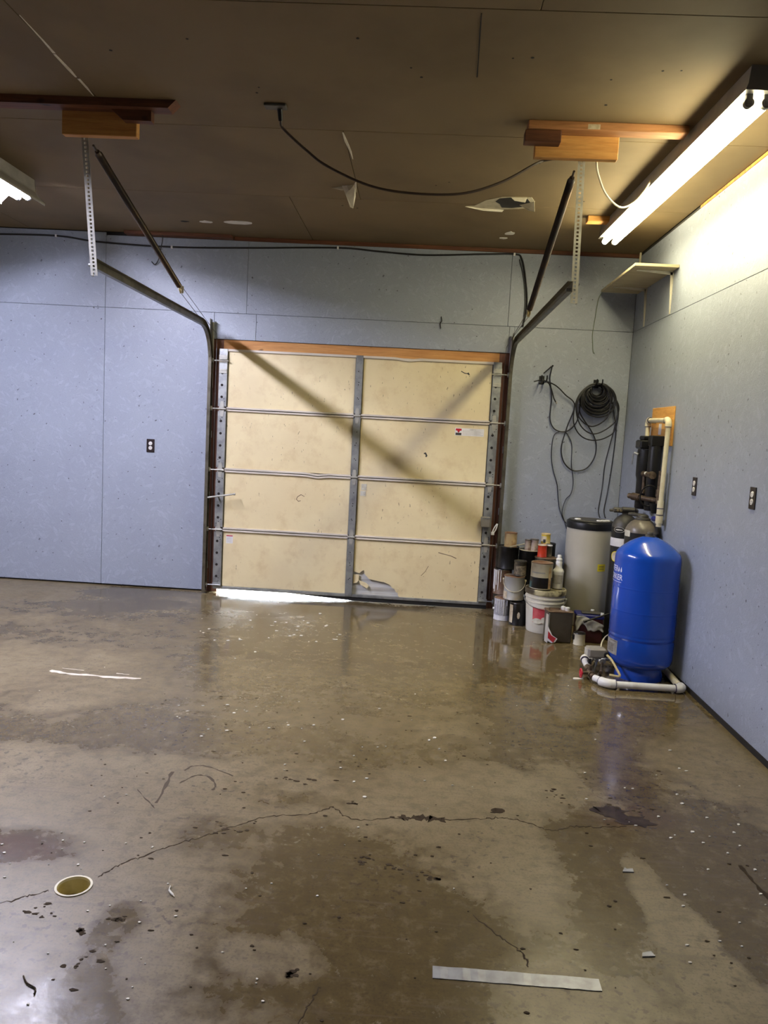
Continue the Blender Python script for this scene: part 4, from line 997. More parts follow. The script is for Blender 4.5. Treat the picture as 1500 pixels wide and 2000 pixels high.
lw([(1.475, -.14, 1.985), (1.53, -.12, 2.000), (1.57, -.11, 1.998), (1.673, -.06, 1.965), (1.760, -.04, 1.895), (1.848, -.03, 1.811), (1.80, -.025, 1.629), (1.766, -.02, 1.462), (1.782, -.02, 1.353), (1.83, -.02, 1.285), (1.892, -.02, 1.255), (1.984, -.02, 1.277), (2.04, -.02, 1.35), (2.060, -.02, 1.43), (2.050, -.02, 1.52), (2.00, -.025, 1.61), (1.90, -.04, 1.74), (1.88, -.08, 1.82)], .0055)
lw([(1.557, -.10, 2.06), (1.60, -.06, 2.10), (1.632, -.03, 2.122), (1.624, -.02, 2.03), (1.642, -.02, 1.93), (1.652, -.02, 1.848), (1.65, -.02, 1.692), (1.685, -.02, 1.612), (1.749, -.02, 1.583), (1.818, -.025, 1.599), (1.874, -.03, 1.672), (1.884, -.05, 1.751), (1.89, -.07, 1.86)], .0052)
lw([(1.575, -.12, 1.992), (1.61, -.09, 1.975), (1.642, -.06, 1.92), (1.665, -.045, 1.86), (1.688, -.04, 1.826)], .0055)
MB().cyl((1.686, -.04, 1.832), (1.696, -.038, 1.818), .009, 8).build('connector', 'label_grey', lc)
MB().cyl((1.625, -.03, 2.116), (1.642, -.025, 2.136), .007, 8).build('connector', 'black', lc)
lw([(1.743, -.012, 1.583), (1.700, -.012, 1.555), (1.686, -.012, 1.48), (1.69, -.012, 1.348), (1.715, -.012, 1.24), (1.754, -.012, 1.129), (1.775, -.012, 1.0), (1.793, -.012, .915), (1.83, -.012, .83), (1.867, -.012, .783), (1.872, -.012, .70)], .0034)
lw([(1.775, -.012, 1.583), (1.806, -.012, 1.567), (1.853, -.012, 1.475), (1.862, -.012, 1.318), (1.890, -.012, 1.16), (1.877, -.012, 1.056), (1.835, -.012, .998), (1.815, -.012, .892), (1.841, -.012, .814), (1.871, -.012, .735)], .0034)

# ================================================================== WATER EQUIPMENT
def wrap_text(txt, size, c, r, ang, z, m, parent, name, squeeze=1.0):
    cu = bpy.data.curves.new('t', 'FONT'); cu.body = txt; cu.size = size; cu.align_x = 'CENTER'; cu.extrude = 0.0
    ob = bpy.data.objects.new('t', cu); COL.objects.link(ob)
    dg = bpy.context.evaluated_depsgraph_get(); me = bpy.data.meshes.new_from_object(ob.evaluated_get(dg))
    bpy.data.objects.remove(ob); bpy.data.curves.remove(cu)
    vs = [v.co.copy() for v in me.vertices]; fs = [tuple(p.vertices) for p in me.polygons]; bpy.data.meshes.remove(me)
    mb = MB(); base = Vector(parent['_o'])
    out = []
    for v in vs:
        a = ang+v.x*squeeze/r
        out.append((c[0]+(r+.0012)*math.cos(a), c[1]+(r+.0012)*math.sin(a), z+v.y))
    mb.add(out, fs)
    return mb.build(name, m, parent, smooth=False)
TX, TY = 2.062, -1.715; TR = .2055
bt = thing('pressure_tank', 'tall glossy blue water pressure tank standing in the corner', 'tank', (TX, TY, 0))
prof = [(0, .072), (.10, .074), (.15, .080), (.185, .094), (.202, .115), (TR, .145), (TR, .255), (TR-.003, .262), (TR-.003, .268), (TR+.001, .275), (TR+.001, .285), (TR-.0025, .292), (TR, .300),
        (TR, .305), (TR, .440), (TR, .446), (TR+.0008, .448), (TR, .450), (TR, .456), (TR, .590), (TR, .596), (TR+.0008, .598), (TR, .600), (TR, .606), (TR, .778), (TR-.003, .800), (TR-.011, .818), (TR-.025, .835), (TR-.048, .855), (.125, .881), (.085, .903), (.05, .917), (.03, .921), (0, .922)]
MB().lathe(prof, (TX, TY, 0), 64).build('shell', 'blue', bt, ang=60)
MB().lathe([(.152, 0.0), (.150, .03), (.140, .085), (.130, .085), (.138, .03), (.142, 0.0), (.152, 0)], (TX, TY, 0), 48).build('skirt', 'blue', bt)
MB().lathe([(0, .930), (.018, .930), (.020, .935), (.020, .946), (.017, .951), (0, .952)], (TX, TY, 0), 20).lathe([(0, .918), (.032, .918), (.030, .931), (0, .931)], (TX, TY, 0), 20).build('valve_cap', 'blackdust', bt)
CAMDIR = math.atan2(-6.687-TY, .539-TX)       # angle from tank towards the viewer
wrap_text('WATER', .052, (TX, TY), TR, CAMDIR-math.radians(80), .692, 'printwhite', bt, 'lettering', .92)
wrap_text('WORKER', .052, (TX, TY), TR, CAMDIR-math.radians(72), .640, 'printwhite', bt, 'lettering', .92)
def drop(a, z):
    pts = []
    for i in range(16):
        t = i/16*2*PI
        w = .0085*math.sin(t)*(math.sin(t/2)**1.3); h = .017*math.cos(t)
        pts.append((w, h))
    mb = MB(); vs = [(TX+(TR+.0012)*math.cos(a+x/TR), TY+(TR+.0012)*math.sin(a+x/TR), z+y) for x, y in pts]
    mb.add(vs, [tuple(range(16))]); mb.build('drop_emblem', 'printwhite', bt, smooth=False)
drop(CAMDIR-math.radians(55.0), .709); drop(CAMDIR-math.radians(48.5), .709)
MB().arc((TX, TY), TR+.0004, CAMDIR-math.radians(98), CAMDIR-math.radians(46), .626, .6275, 12, .0006).build('underline', 'printwhite', bt, smooth=False)
MB().arc((TX, TY), TR+.0005, CAMDIR-math.radians(80), CAMDIR-math.radians(43), .155, .250, 14, .0008).build('data_label', 'label_grey', bt, smooth=False)
MB().arc((TX, TY), TR+.0015, CAMDIR-math.radians(62), CAMDIR-math.radians(46), .238, .246, 8, .0006).arc((TX, TY), TR+.0015, CAMDIR-math.radians(75), CAMDIR-math.radians(52), .170, .225, 8, .0004).build('data_print', mat('label_print', (.22, .20, .17, 1), .5, c2=(.40, .38, .33, 1), scale=70), bt, smooth=False)

# PVC manifold round the tank foot
pm = thing('pipe_manifold', 'white plastic pipe loop on the floor round the blue tank foot', 'pipes', (1.95, -1.85, 0))
zp = .030; pr = .0215; fr = .0285
def pipe(a, b, r=pr, m='pvc', nm='pipe', par=pm): return MB().cyl(a, b, r, 18).build(nm, m, par)
FL_, FR_, RR_ = (1.800, -2.030, zp), (2.238, -2.030, zp), (2.266, -1.560, zp)
pipe((1.80, -2.03, zp), (2.235, -2.03, zp)); pipe((2.240, -2.02, zp), (2.264, -1.50, zp), m='pvc_old')
pipe((1.730, -1.925, zp), (1.800, -2.028, zp))
def elbow(p, a, b, par=pm, m='pvc', r=fr, L=.05):
    p = Vector(p); a = (Vector(a)-p).normalized(); b = (Vector(b)-p).normalized()
    pts = [p+a*L, p+a*L*.55, p+a*L*.2+b*L*.2, p+b*L*.55, p+b*L]
    e = MB().tube(spline(pts, 5), r, 18).build('elbow', m, par)
    MB().cyl(p+a*L, p+a*(L+.004), r*1.01, 18).build('primer_ring', 'primer', e)
    MB().cyl(p+b*L, p+b*(L+.004), r*1.01, 18).build('primer_ring', 'primer', e)
elbow((1.785, -2.022, zp), (1.722, -1.925, zp), (1.95, -2.03, zp))
elbow((2.242, -2.03, zp), (2.1, -2.03, zp), (2.262, -1.6, zp), L=.042)
elbow((1.742, -1.56, .055), (1.725, -1.72, .045), (1.90, -1.545, .06))
pipe((1.735, -1.62, .050), (1.728, -1.74, .045)); pipe((1.77, -1.557, .057), (1.95, -1.545, .062))
MB().cyl((1.83, -1.553, .060), (1.885, -1.549, .061), fr, 18).cyl((1.857, -1.551, .060), (1.857, -1.60, .045), .022, 16).cyl((1.915, -1.547, .062), (1.945, -1.545, .063), fr, 18).build('tee', 'pvc', pm)
br = MB().cyl((1.725, -1.74, .043), (1.722, -1.80, .040), .020, 14).cyl((1.722, -1.80, .040), (1.724, -1.93, .034), .017, 14).cyl((1.722, -1.83, .040), (1.722, -1.83, .085), .011, 10).cyl((1.724, -1.875, .036), (1.722, -1.895, .036), .024, 6)
br.build('brass_body', 'copper', pm)
MB().cyl((1.85, -1.62, .040), (1.80, -1.80, .030), .010, 10).build('bronze_pipe', 'copper', pm)
va = MB().cyl((1.715, -1.845, .040), (1.672, -1.855, .037), .010, 10).build('valve_stem', 'copper', pm)
w_ = MB(); q = Matrix.Translation((1.660, -1.858, .037)) @ Matrix.Rotation(PI/2, 4, 'Y')
w_.tube([q @ Vector((.026*math.cos(2*PI*i/20), .026*math.sin(2*PI*i/20), 0)) for i in range(20)], .0055, 7, True)
for k in range(4): w_.cyl(q @ Vector((0, 0, 0)), q @ Vector((.025*math.cos(PI/2*k), .025*math.sin(PI/2*k), 0)), .004, 6)
w_.cyl((1.655, -1.859, .037), (1.672, -1.855, .037), .008, 10).build('red_handwheel', 'redplastic', pm)
# pressure switch box
ps = thing('pressure_switch', 'grey pressure switch box on a stem left of the blue tank', 'switch', (1.80, -1.70, 0))
mps = Matrix.Translation((1.780, -1.70, .138)) @ Matrix.Rotation(.12, 4, 'Z')
MB().bbox(-.060, .060, -.045, .045, -.032, .032, .010, mps).build('cover', 'greybox', ps)
MB().bbox(-.0605, -.060, -.020, .038, -.026, .022, .0002, mps).build('side_label', 'label_pale', ps, smooth=False)
MB().cyl((1.795, -1.70, .108), (1.770, -1.72, .0), .010, 12).cyl((1.795, -1.70, .112), (1.795, -1.70, .095), .026, 16).build('stem', 'galv', ps)
MB().lathe([(0, -.010), (.022, -.010), (.026, .010), (0, .010)], (1.742, -1.712, .066), 16, 'X').build('gauge', 'black', ps)
MB().lathe([(.020, .0), (.016, .010), (.010, .010), (.008, .0)], (0, 0, 0), 16, m=Matrix.Translation((1.845, -1.742, .132)) @ Matrix.Rotation(PI/2, 4, 'X')).build('cable_gland', 'black', ps)
MB().tube(spline([(1.845, -1.748, .132), (1.862, -1.80, .118), (1.885, -1.85, .075), (1.90, -1.88, .045), (1.89, -1.87, .034), (1.85, -1.83, .028)], 7), .0075, 8).build('cable', 'cord_yellow', ps)
MB().tube(spline([(1.815, -1.69, .168), (1.83, -1.65, .195), (1.87, -1.58, .215), (1.93, -1.50, .22)], 7), .0045, 8).build('capillary', 'pvc_old', ps)
scrap('leaf', 'pale curled leaf on the wet floor below the red valve', 'leaf', blob(1.636, -1.875, .030, .015, 10, .2, 6), 'flake', .006)

# brine tank
BX, BY = 2.000, -.300
b_ = thing('brine_tank', 'tall grey cylindrical tank with black lid behind the blue tank', 'tank', (BX, BY, 0))
MB().lathe([(0, 0), (.178, 0), (.184, .010), (.188, .35), (.188, .808), (.180, .812), (0, .812)], (BX, BY, 0), 56).build('body', 'brine', b_, ang=60)
ld = MB().lathe([(.188, .800), (.193, .800), (.194, .850), (.189, .858), (.182, .862), (0, .866)], (BX, BY, 0), 56).build('lid', 'black', b_, ang=50)
MB().lathe([(.178, .8655), (.172, .870), (0, .872)], (BX, BY, 0), 48).build('lid_dust', 'blackdust', ld)
for x, y, r in ((1.885, -.34, .026), (2.045, -.40, .022), (2.085, -.38, .030), (2.12, -.36, .024)):
    MB().lathe([(0, .870), (r, .870), (r, .877), (r*.7, .880), (0, .880)], (x, y, 0), 16).build('cap', 'white', ld)
cb = math.atan2(-6.687-BY, .539-BX)
MB().arc((BX, BY), .1885, cb+math.radians(26), cb+math.radians(48), .470, .528, 8, .0012).build('yellow_label', 'yellow', b_, smooth=False)
tx = MB()
for k in range(3): tx.arc((BX, BY), .1898, cb+math.radians(29), cb+math.radians(44), .484+.013*k, .488+.013*k, 6, .0004)
tx.build('label_print', 'ink', b_, smooth=False)

# slim softener tank
SX_, SY_ = 2.150, -.790; SR = .098
s1 = thing('softener_tank', 'slim black softener tank with white band and round yellow sticker', 'tank', (SX_, SY_, 0))
MB().lathe([(0, 0), (.105, 0), (.108, .02), (.104, .045), (SR, .06), (SR, .875), (0, .876)], (SX_, SY_, 0), 44).build('body', 'resin', s1, ang=50)
MB().lathe([(SR, .8745), (SR-.004, .900), (SR-.016, .928), (SR-.036, .952), (.040, .968), (.030, .972), (.030, .985), (0, .985)], (SX_, SY_, 0), 44).build('dome', 'blackdust', s1, ang=60)
cs = math.atan2(-6.687-SY_, .539-SX_)
MB().arc((SX_, SY_), SR+.0003, cs-1.5, cs+.6, .732, .795, 18, .0008).build('white_band', 'whitepaper', s1, smooth=False)
def disc_on(cx, cy, r, a0, z0, rx, rz, m, par, nm, th=.0012, n=24, ring=None):
    vs = []; fs = []
    for rr in ((1.0, 0) if ring is None else (1.0, ring)):
        for i in range(n):
            t = 2*PI*i/n; a = a0+rx*rr*math.cos(t)/r
            vs.append((cx+(r+th)*math.cos(a), cy+(r+th)*math.sin(a), z0+rz*rr*math.sin(t)))
    for i in range(n): fs.append((i, (i+1) % n, n+(i+1) % n, n+i))
    return MB().add(vs, fs).build(nm, m, par, smooth=False)
disc_on(SX_, SY_, SR, cs-math.radians(32), .655, .040, .040, 'yellow', s1, 'round_sticker')
disc_on(SX_, SY_, SR, cs-math.radians(32), .655, .034, .034, 'label_cream', s1, 'sticker_centre', .0016)
disc_on(SX_, SY_, SR, cs-math.radians(25), .860, .045, .021, 'label_grey', s1, 'oval_emblem', .0012, 28, .86)
disc_on(SX_, SY_, SR, cs-math.radians(25), .860, .030, .006, 'label_grey', s1, 'emblem_band', .0012)
hd = MB()
m_ = Matrix.Translation((SX_, SY_, 1.002)) @ Matrix.Rotation(-.18, 4, 'Z')
hd.bbox(-.100, .085, -.035, .035, -.018, .020, .010, m_); hd.bbox(-.125, -.095, -.02, .02, -.014, .004, .005, m_); hd.bbox(-.04, .07, -.045, .045, -.008, .026, .012, m_)
hd.build('valve_head', 'blackdust', s1)
MB().cyl((SX_-.075, SY_-.030, 1.004), (SX_-.075, SY_-.046, 1.004), .008, 10).cyl((SX_-.052, SY_-.034, 1.004), (SX_-.052, SY_-.050, 1.004), .008, 10).build('brass_nuts', 'brass', s1)
# wide resin tank
RX_, RY_ = 2.170, -1.160; RR2 = .116
s2 = thing('resin_tank', 'wider dark tank with dusty brown dome behind the blue tank', 'tank', (RX_, RY_, 0))
MB().lathe([(0, 0), (RR2, 0), (RR2, .885), (0, .886)], (RX_, RY_, 0), 44).build('body', 'resin', s2, ang=50)
MB().lathe([(RR2, .8845), (RR2-.003, .905), (RR2-.014, .930), (RR2-.034, .955), (.056, .972), (.046, .976), (0, .977)], (RX_, RY_, 0), 44).build('dome', 'dusttan', s2, ang=60)
MB().lathe([(.052, .974), (.054, .980), (.052, .986), (.040, .990), (.038, 1.004), (.030, 1.012), (0, 1.014)], (RX_, RY_, 0), 32).build('neck_cap', 'blackdust', s2)
m_ = Matrix.Translation((RX_, RY_, 1.006)) @ Matrix.Rotation(2.2, 4, 'Z')
MB().bbox(.0, .12, -.024, .024, -.014, .010, .008, m_).build('outlet_arm', 'blackdust', s2)
c2_ = math.atan2(-6.687-RY_, .539-RX_)
MB().arc((RX_, RY_), RR2+.0003, c2_-math.radians(80), c2_-math.radians(42), .855, .898, 8, .001).build('paper_label', 'label_pale', s2, smooth=False)

# wall mounted filter assembly
pb = tag(MB().bbox(XR-.014, XR-.0008, -1.275, -.790, 1.508, 1.782, .002).build('plywood_board', 'plywood', smooth=False), 'golden plywood backing board on the right wall behind the pipes', 'board')
MB().box(XR-.0148, XR-.0141, -1.040, -.975, 1.585, 1.665).build('paper_tag', 'whitepaper', pb, smooth=False)
wp = thing('wall_pipes', 'cream plastic pipe bend mounted in front of the plywood board', 'pipes', (2.25, -1.08, 1.3))
xp = 2.245
def wpipe(a, b, r=.0165): MB().cyl(a, b, r, 16).build('pipe', 'pvc_old', wp)
wpipe((xp, -.850, 1.690), (xp, -1.265, 1.682)); wpipe((xp, -1.300, 1.675), (xp, -1.285, 1.03)); wpipe((xp, -.828, 1.680), (xp, -.828, 1.50))
elbow((xp, -1.297, 1.684), (xp, -1.0, 1.684), (xp, -1.297, 1.2), wp, 'pvc_old', .0225, .045)
elbow((xp, -.826, 1.690), (xp, -1.2, 1.69), (xp, -.826, 1.2), wp, 'pvc_old', .0225, .045)
for z0, z1, r in ((1.075, 1.125, .022), (1.030, 1.070, .022), (.968, 1.022, .025), (.945, .97, .019)):
    MB().cyl((xp, -1.283, z0), (xp, -1.284, z1), r, 16).build('coupling', 'pvc_old', wp)
for z in (1.072, 1.026): MB().cyl((xp, -1.283, z-.003), (xp, -1.283, z+.003), .0235, 16).build('primer_ring', 'primer', wp)
MB().cyl((xp, -1.270, .995), (xp-.02, -1.215, .992), .018, 14).build('blue_cap', 'bluelid', wp)
for y, z in ((-.90, 1.69), (-1.22, 1.684)):
    MB().bbox(XR-.030, XR-.0145, y-.008, y+.008, z-.018, z+.018, .002).bbox(2.235, XR-.0145, y-.006, y+.006, z-.022, z-.016, .001).build('pipe_clip', 'galv', wp, smooth=False)
ft = thing('water_filter', 'tall black water filter housing with bronze fittings on the right wall', 'filter', (2.19, -.90, 1.05))
FX, FY = 2.198, -.880
MB().lathe([(0, 1.04), (.050, 1.04), (.056, 1.05), (.058, 1.25), (.060, 1.262), (.066, 1.285), (.067, 1.46), (.064, 1.475), (0, 1.475)], (FX, FY, 0), 36).build('bowl', 'black', ft, ang=40)
hd = MB().bbox(FX-.072, FX+.066, FY-.072, FY+.06, 1.476, 1.540, .010).bbox(FX-.050, FX+.050, FY-.05, FY+.05, 1.540, 1.572, .008)
hd.build('head', 'black', ft)
MB().bbox(FX-.074, FX-.071, FY-.05, FY+.04, 1.49, 1.528, .001).build('head_plate', 'blackdust', ft)
MB().lathe([(0, 1.04), (.042, 1.04), (.046, 1.06), (.046, 1.50), (.040, 1.52), (0, 1.52)], (2.215, -1.020, 0), 30).build('second_bowl', 'black', ft, ang=40)
MB().bbox(2.17, 2.26, -1.065, -.975, 1.50, 1.575, .006).build('second_head', 'black', ft)
MB().cyl((2.13, FY-.03, 1.435), (2.105, FY-.01, 1.445), .009, 8).tube(spline([(2.107, FY-.01, 1.445), (2.100, FY, 1.43), (2.098, FY, 1.36)], 5), .004, 6).build('bleed_valve', 'galv', ft)
vf = MB().cyl((2.16, -.97, 1.300), (2.19, -1.10, 1.295), .020, 14).lathe([(0, -.02), (.026, -.02), (.028, .01), (.018, .02), (0, .02)], (2.185, -1.09, 1.296), 16, 'Y').cyl((2.165, -.98, 1.30), (2.165, -.985, 1.16), .013, 12)
vf.build('brass_valve', 'copper', ft)
MB().lathe([(0, -.012), (.014, -.012), (.014, .012), (0, .012)], (2.165, -1.02, 1.303), 12, 'Y').build('white_nut', 'white', ft)
MB().cyl((2.235, -1.13, 1.33), (2.232, -1.13, 1.06), .017, 14).cyl((2.233, -1.13, 1.20), (2.233, -1.13, 1.15), .022, 14).build('bronze_riser', 'copper', ft)
MB().cyl((2.11, -.93, 1.130), (2.09, -.90, 1.132), .020, 14).cyl((2.145, -.99, 1.128), (2.11, -.93, 1.130), .024, 14, .028).cyl((2.145, -.99, 1.128), (2.23, -1.11, 1.12), .018, 14).build('gate_valve', 'copper', ft)
MB().tube([(2.170+.060*math.cos(2*PI*k/24), -1.110-.02*math.sin(2*PI*k/24), 1.150+.075*math.sin(2*PI*k/24)) for k in range(24)], .0055, 8, True).build('hose_loop', 'black', ft)
MB().lathe([(0, 1.03), (.022, 1.03), (.026, 1.04), (.040, 1.10), (0, 1.10)], (2.218, -1.115, 0), 24).build('funnel', 'black', ft)
ft.location.y -= .105; ft.location.x += .010
# ================================================================== PAINT CANS AND PILE
def camang(x, y): return math.atan2(-6.687-y, .539-x)
def can(name, label, x, y, z, r, h, body, lid, cat='can', rim=None, bail=None, lid_in=.006, n=32):
    t = thing(name, label, cat, (x, y, z), 'cans and buckets piled beside the door')
    e = .004
    b = MB().lathe([(0, z), (r, z), (r+.002, z+.002), (r+.002, z+.005), (r, z+.008), (r, z+h-.012), (r+.002, z+h-.009), (r+.002, z+h-.002), (r-.001, z+h), (r-.006, z+h), (r-.007, z+h-lid_in), (0, z+h-lid_in)], (x, y, 0), n).build('body', body, t, ang=40)
    MB().lathe([(0, z+h-lid_in+.0015), (r*.72, z+h-lid_in+.0015), (r*.76, z+h-lid_in+.004), (r*.88, z+h-lid_in+.004), (r*.9, z+h-lid_in+.0005)], (x, y, 0), n).build('lid', lid, t, ang=40)
    MB().lathe([(r-.006, z+h-.003), (r-.004, z+h+.0012), (r+.001, z+h+.001), (r+.0028, z+h-.003), (r+.001, z+h-.010)], (x, y, 0), n).build('rim', rim or lid, t)
    return t
def strap_handle(t, x, y, z, r, sag, m='galv_bright', tilt=0.0):
    a0 = camang(x, y); pts = []
    for i in range(13):
        u = i/12; a = a0-PI/2*1.02+PI*1.02*u
        pts.append((x+(r+.006)*math.cos(a), y+(r+.006)*math.sin(a), z-sag*math.sin(PI*u)**.9))
    mb = MB().tube(pts, .0026, 7)
    for p in (pts[0], pts[-1]): mb.lathe([(0, -.006), (.010, -.006), (.010, .006), (0, .006)], p, 12, 'X')
    mb.build('bail_handle', m, t)
def arc_label(t, x, y, r, a0, a1, z0, z1, m, nm='paper_label', th=.0009):
    c = camang(x, y)
    return MB().arc((x, y), r, c+math.radians(a0), c+math.radians(a1), z0, z1, 16, th).build(nm, m, t, smooth=False)
def drips(t, x, y, r, ztop, specs, m='whitepaint'):
    c = camang(x, y); mb = MB()
    for a, L, w in specs:
        pts = [(x+(r+.0015)*math.cos(c+math.radians(a)), y+(r+.0015)*math.sin(c+math.radians(a)), ztop-L*k/5) for k in range(6)]
        mb.tube(pts, [w, w*.9, w*.8, w*.7, w*.8, w*.6], 7)
    mb.build('paint_drips', m, t)

# floor level
t = can('paint_can', 'white paint can with printed label and white drips, lowest at the door side', 1.318, -.360, 0, .070, .186, 'can_white', 'rustlid')
arc_label(t, 1.318, -.36, .0703, -80, 55, .045, .165, 'label_text'); drips(t, 1.318, -.36, .0705, .178, ((-40, .11, .0035), (-22, .12, .003), (-5, .06, .003), (8, .13, .0035), (-58, .05, .003), (30, .05, .003)))
MB().lathe([(0, -.006), (.010, -.006), (.010, .006), (0, .006)], (1.243, -.37, .092), 12, 'X').build('ear', 'white', t)
t = can('tar_can', 'black tar smothered can with torn cream label beside the white bucket', 1.428, -.500, 0, .066, .182, 'blacktar', 'blacktar')
arc_label(t, 1.428, -.50, .0665, -82, -38, .020, .165, 'label_cream'); disc_on(1.428, -.50, .066, camang(1.428, -.50)+math.radians(6), .085, .012, .030, 'label_cream', t, 'label_scrap', .0015, 7)
t = can('paint_can', 'dark paint can hidden at the bottom of the stack beside the jamb', 1.360, -.188, 0, .079, .184, 'can_dark', 'rustlid')
# second level
t = can('paint_can', 'paint can streaked with white runs, behind the grey can with the wire handle', 1.322, -.200, .1865, .074, .215, 'rustbrown', 'blacktar')
drips(t, 1.322, -.20, .0745, .395, ((-70, .17, .006), (-55, .19, .006), (-42, .13, .005), (-28, .17, .005), (-12, .1, .004)))
t = can('paint_can', 'grey paint can with rusty open top and wire handle, in the middle of the stack', 1.396, -.400, .1875, .082, .196, 'can_grey', 'rustlid', lid_in=.012)
strap_handle(t, 1.396, -.40, .345, .084, .085, 'can_cream')
arc_label(t, 1.396, -.40, .0825, -85, -40, .195, .255, 'label_cream', 'rust_flakes')
t = can('paint_can', 'small dark mottled can standing on the grey can with the wire handle', 1.436, -.395, .3835, .050, .124, 'can_dark', 'blackdust')
arc_label(t, 1.436, -.395, .0505, -75, 70, .395, .470, mat('dark_print', (.10, .085, .065, 1), .5, c2=(.26, .22, .16, 1), scale=50))
# third level
t = can('black_drum', 'black ribbed drum under the tan can beside the jamb', 1.358, -.180, .4035, .086, .190, 'black', 'blacktar', 'drum')
t = can('tin_can', 'rusty tan tin can on the black drum, highest at the door side', 1.368, -.190, .5895, .052, .122, 'can_tan', 'rustlid')
st = MB().cyl((1.352, -.268, .598), (1.468, -.245, .625), .0042, 8).cyl((1.468, -.245, .625), (1.482, -.242, .628), .007, 8)
tag(st.build('stir_stick', 'galv_bright'), 'thin pale stick lying across the black drum', 'stick')
t = can('tall_tin', 'tall dark tin with cream rim carrying the two small mottled cans', 1.536, -.220, 0, .094, .582, 'black', 'can_dark', 'can', 'can_cream')
t = can('small_tin', 'slim mottled tin, left one of the small pair on the tall tin', 1.506, -.250, .5775, .024, .090, 'can_mottled', 'can_dark')
t = can('small_tin', 'wider mottled tin, right one of the small pair on the tall tin', 1.562, -.246, .5775, .033, .096, 'can_mottled', 'can_dark')
t = can('tall_tin', 'dark upright tin under the yellow can', 1.692, -.190, 0, .056, .640, 'black', 'blacktar')
t = can('tin_can', 'small yellow can with cream print standing highest on the right', 1.660, -.200, .6355, .038, .085, 'can_yellow', 'can_tan')
arc_label(t, 1.660, -.20, .0385, -70, 10, .655, .700, 'label_cream'); arc_label(t, 1.660, -.20, .0392, -30, 0, .645, .675, 'ink', 'print_mark')
t = can('rusty_drum', 'tall dark drum with flat rusty lid under the red can', 1.640, -.385, 0, .088, .548, 'can_dark', 'rustbrown', 'drum', 'rustbrown', lid_in=.002)
t = can('tin_can', 'bright red can standing on the rusty drum lid', 1.606, -.390, .5485, .037, .102, 'redcan', 'can_cream')
t = can('glue_jar', 'small dark jar with white lid behind the red can', 1.668, -.345, .5485, .026, .095, 'can_dark', 'white', 'jar')
# five gallon bucket
bx_, by_ = 1.612, -.650
t = thing('bucket', 'large dirty white plastic bucket with red label and stained lid', 'bucket', (bx_, by_, 0), 'cans and buckets piled beside the door')
MB().lathe([(0, 0), (.130, 0), (.134, .006), (.148, .235), (.153, .238), (.153, .248), (.149, .251), (.150, .268), (.156, .271), (.156, .281), (.151, .284), (.152, .310), (0, .311)], (bx_, by_, 0), 48).build('body', 'bucket', t, ang=40)
MB().lathe([(.152, .302), (.160, .304), (.162, .334), (.158, .342), (.148, .344), (.144, .336), (0, .336)], (bx_, by_, 0), 48).build('lid', 'bucketlid', t, ang=40)
MB().arc((bx_, by_), .1402, camang(bx_, by_)+math.radians(-36), camang(bx_, by_)+math.radians(20), .085, .205, 16, .0012, .0073).build('red_label', 'label_red', t, smooth=False)
cbk = camang(bx_, by_)
disc_on(bx_, by_, .1445, cbk-math.radians(19), .100, .040, .022, 'label_pale', t, 'worn_patch', .0030)
disc_on(bx_, by_, .1445, cbk+math.radians(2), .110, .026, .026, 'label_pale', t, 'worn_patch', .0028)
strap_handle(t, bx_, by_, .262, .156, .060, 'galv')
t = can('paint_can', 'big two tone grey and black can standing on the white bucket', 1.566, -.672, .3445, .084, .205, 'can_cream', 'rustlid', 'can', 'rustbrown', lid_in=.004)
MB().lathe([(.0848, .349), (.0855, .352), (.0855, .435), (.0848, .437)], (1.566, -.672, 0), 32).build('black_paint', 'blacktar', t)
arc_label(t, 1.566, -.672, .0862, -88, -55, .352, .400, 'teal', 'teal_drip'); arc_label(t, 1.566, -.672, .0862, 40, 58, .350, .520, 'can_tan', 'tan_run', .0015); arc_label(t, 1.566, -.672, .0845, -60, 20, .470, .480, 'can_grey', 'band')
t = thing('spray_bottle', 'white plastic spray bottle with grey label on the bucket lid', 'bottle', (1.702, -.640, .3445))
MB().lathe([(0, .3445), (.038, .3445), (.041, .350), (.041, .465), (.043, .475), (.043, .482), (.038, .492), (.026, .508), (.024, .535), (.026, .552), (.020, .562), (0, .562)], (1.702, -.640, 0), 36).build('body', 'white', t, ang=50)
MB().lathe([(0, .561), (.018, .561), (.024, .568), (.024, .578), (.015, .586), (.016, .604), (.013, .610), (0, .610)], (1.702, -.640, 0), 28).build('cap', 'white', t, ang=40)
arc_label(t, 1.702, -.640, .0412, -62, 58, .385, .455, 'label_grey')
# rectangular solvent tin
t = thing('solvent_tin', 'dark rectangular metal tin with two white caps and paper tags', 'tin', (1.662, -.960, 0), 'cans and buckets piled beside the door')
mt = Matrix.Translation((1.668, -.955, 0)) @ Matrix.Rotation(.10, 4, 'Z')
MB().bbox(-.093, .093, -.060, .060, 0, .236, .008, mt).build('body', 'tin_dark', t)
MB().bbox(-.095, .095, -.062, .062, .229, .240, .003, mt).build('top_rim', 'rustbrown', t)
for x, y in ((.035, .008), (.058, -.022)):
    MB().lathe([(0, .239), (.017, .239), (.018, .242), (.018, .262), (.015, .266), (0, .266)], (0, 0, 0), 20, m=mt @ Matrix.Translation((x, y, 0))).build('cap', 'white', t)
MB().bbox(-.075, .005, -.006, .006, .252, .258, .002, mt).bbox(-.075, -.069, -.006, .006, .238, .255, .001, mt).bbox(.0, .005, -.006, .006, .238, .255, .001, mt).build('carry_handle', 'tin_dark', t)
MB().bbox(-.090, -.083, -.0655, -.0602, .004, .225, .001, mt).build('seam_strip', 'galv', t)
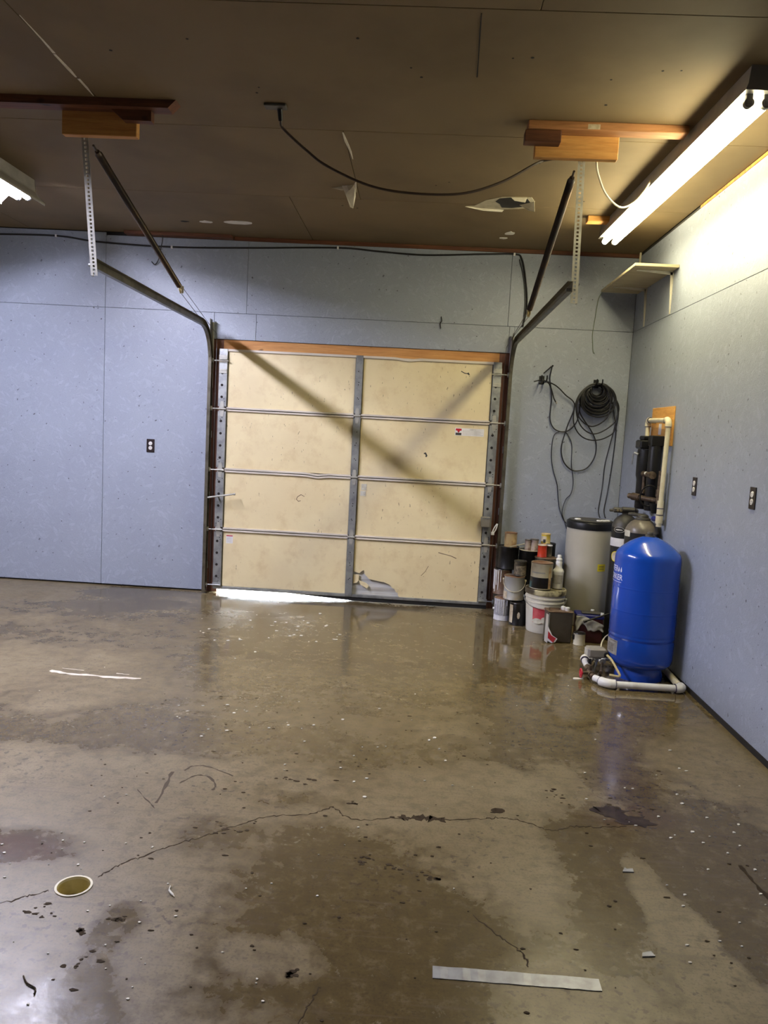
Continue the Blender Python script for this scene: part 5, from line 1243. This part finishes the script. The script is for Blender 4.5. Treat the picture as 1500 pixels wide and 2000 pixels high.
flap('paper_tag', [mt @ Vector(p) for p in ((-.112, -.066, .225), (-.094, -.066, .215), (-.092, -.070, .0), (-.115, -.068, .016))], 'whitepaper', .0015, t)
flap('paper_tag', [mt @ Vector(p) for p in ((-.096, -.073, .130), (-.085, -.074, .110), (-.060, -.082, .062), (-.022, -.090, .040), (-.038, -.088, .012), (-.062, -.082, .004), (-.092, -.075, .020))], 'whitepaper', .0015, t)
flap('red_tag', [mt @ Vector(p) for p in ((-.092, -.0775, .095), (-.068, -.083, .062), (-.034, -.0905, .044), (-.052, -.0870, .008), (-.092, -.0785, .040))], 'redpaper', .001, t)
# small cream can
t = can('tin_can', 'little cream can on the floor in front of the maroon case', 1.822, -1.020, 0, .0425, .092, 'can_cream', 'blacktar', lid_in=.004)
MB().bbox(1.770, 1.790, -1.035, -1.005, .040, .078, .003).build('black_smear', 'blacktar', t)
# maroon case with sheet
t = thing('battery_case', 'dark maroon battery case with navy lid beside the grey tank', 'battery', (1.910, -.880, 0))
mb_ = Matrix.Translation((1.912, -.880, 0)) @ Matrix.Rotation(-.08, 4, 'Z')
MB().bbox(-.098, .098, -.078, .078, 0, .185, .006, mb_).build('case', 'battery', t)
MB().bbox(-.102, .102, -.082, .082, .185, .212, .004, mb_).build('lid', 'bluelid', t)
MB().bbox(-.06, .085, -.05, .02, .212, .226, .004, mb_).build('vent_cover', 'blackdust', t)
for x in (.03, .088): MB().lathe([(0, .211), (.014, .211), (.013, .232), (0, .233)], (0, 0, 0), 14, m=mb_ @ Matrix.Translation((x, .045 if x < .05 else -.06, 0))).build('terminal', 'white', t)
# crumpled sheet over the case front
vs = []; fs = []; nu, nv = 18, 10; rnd = random.Random(9)
for i in range(nu+1):
    u = i/nu; x = -.108+.205*u
    arch = max(0.0, 1-((u-.27)/.17)**2)
    bot = .088+.062*arch+.008*math.sin(u*17)+(.012 if u > .5 else 0)
    top = .204-.055*max(0, u-.30)/.70
    for j in range(nv+1):
        v = j/nv; z = top*(1-v)+min(bot, top-.02)*v
        y = -.088-.014*v*math.sin(u*9+1)**2-.004*math.sin(v*7+u*13)
        vs.append(mb_ @ Vector((x+.004*math.sin(v*9), y, z)))
for i in range(nu):
    for j in range(nv): a = i*(nv+1)+j; fs.append((a, a+1, a+nv+2, a+nv+1))
sh_ = MB().add(vs, fs).build('plastic_sheet', 'rag', ang=80)
md = sh_.modifiers.new('thick', 'SOLIDIFY'); md.thickness = .0015
tag(sh_, 'crumpled grey sheet draped over the front of the maroon case', 'sheet')
rd = MB().cyl((1.858, -1.012, .178), (2.035, -.980, .238), .0065, 10).cyl((1.846, -1.014, .174), (1.868, -1.010, .181), .0105, 10)
tag(rd.build('tool_rod', 'black'), 'black tool rod leaning across the grey sheet', 'tool')
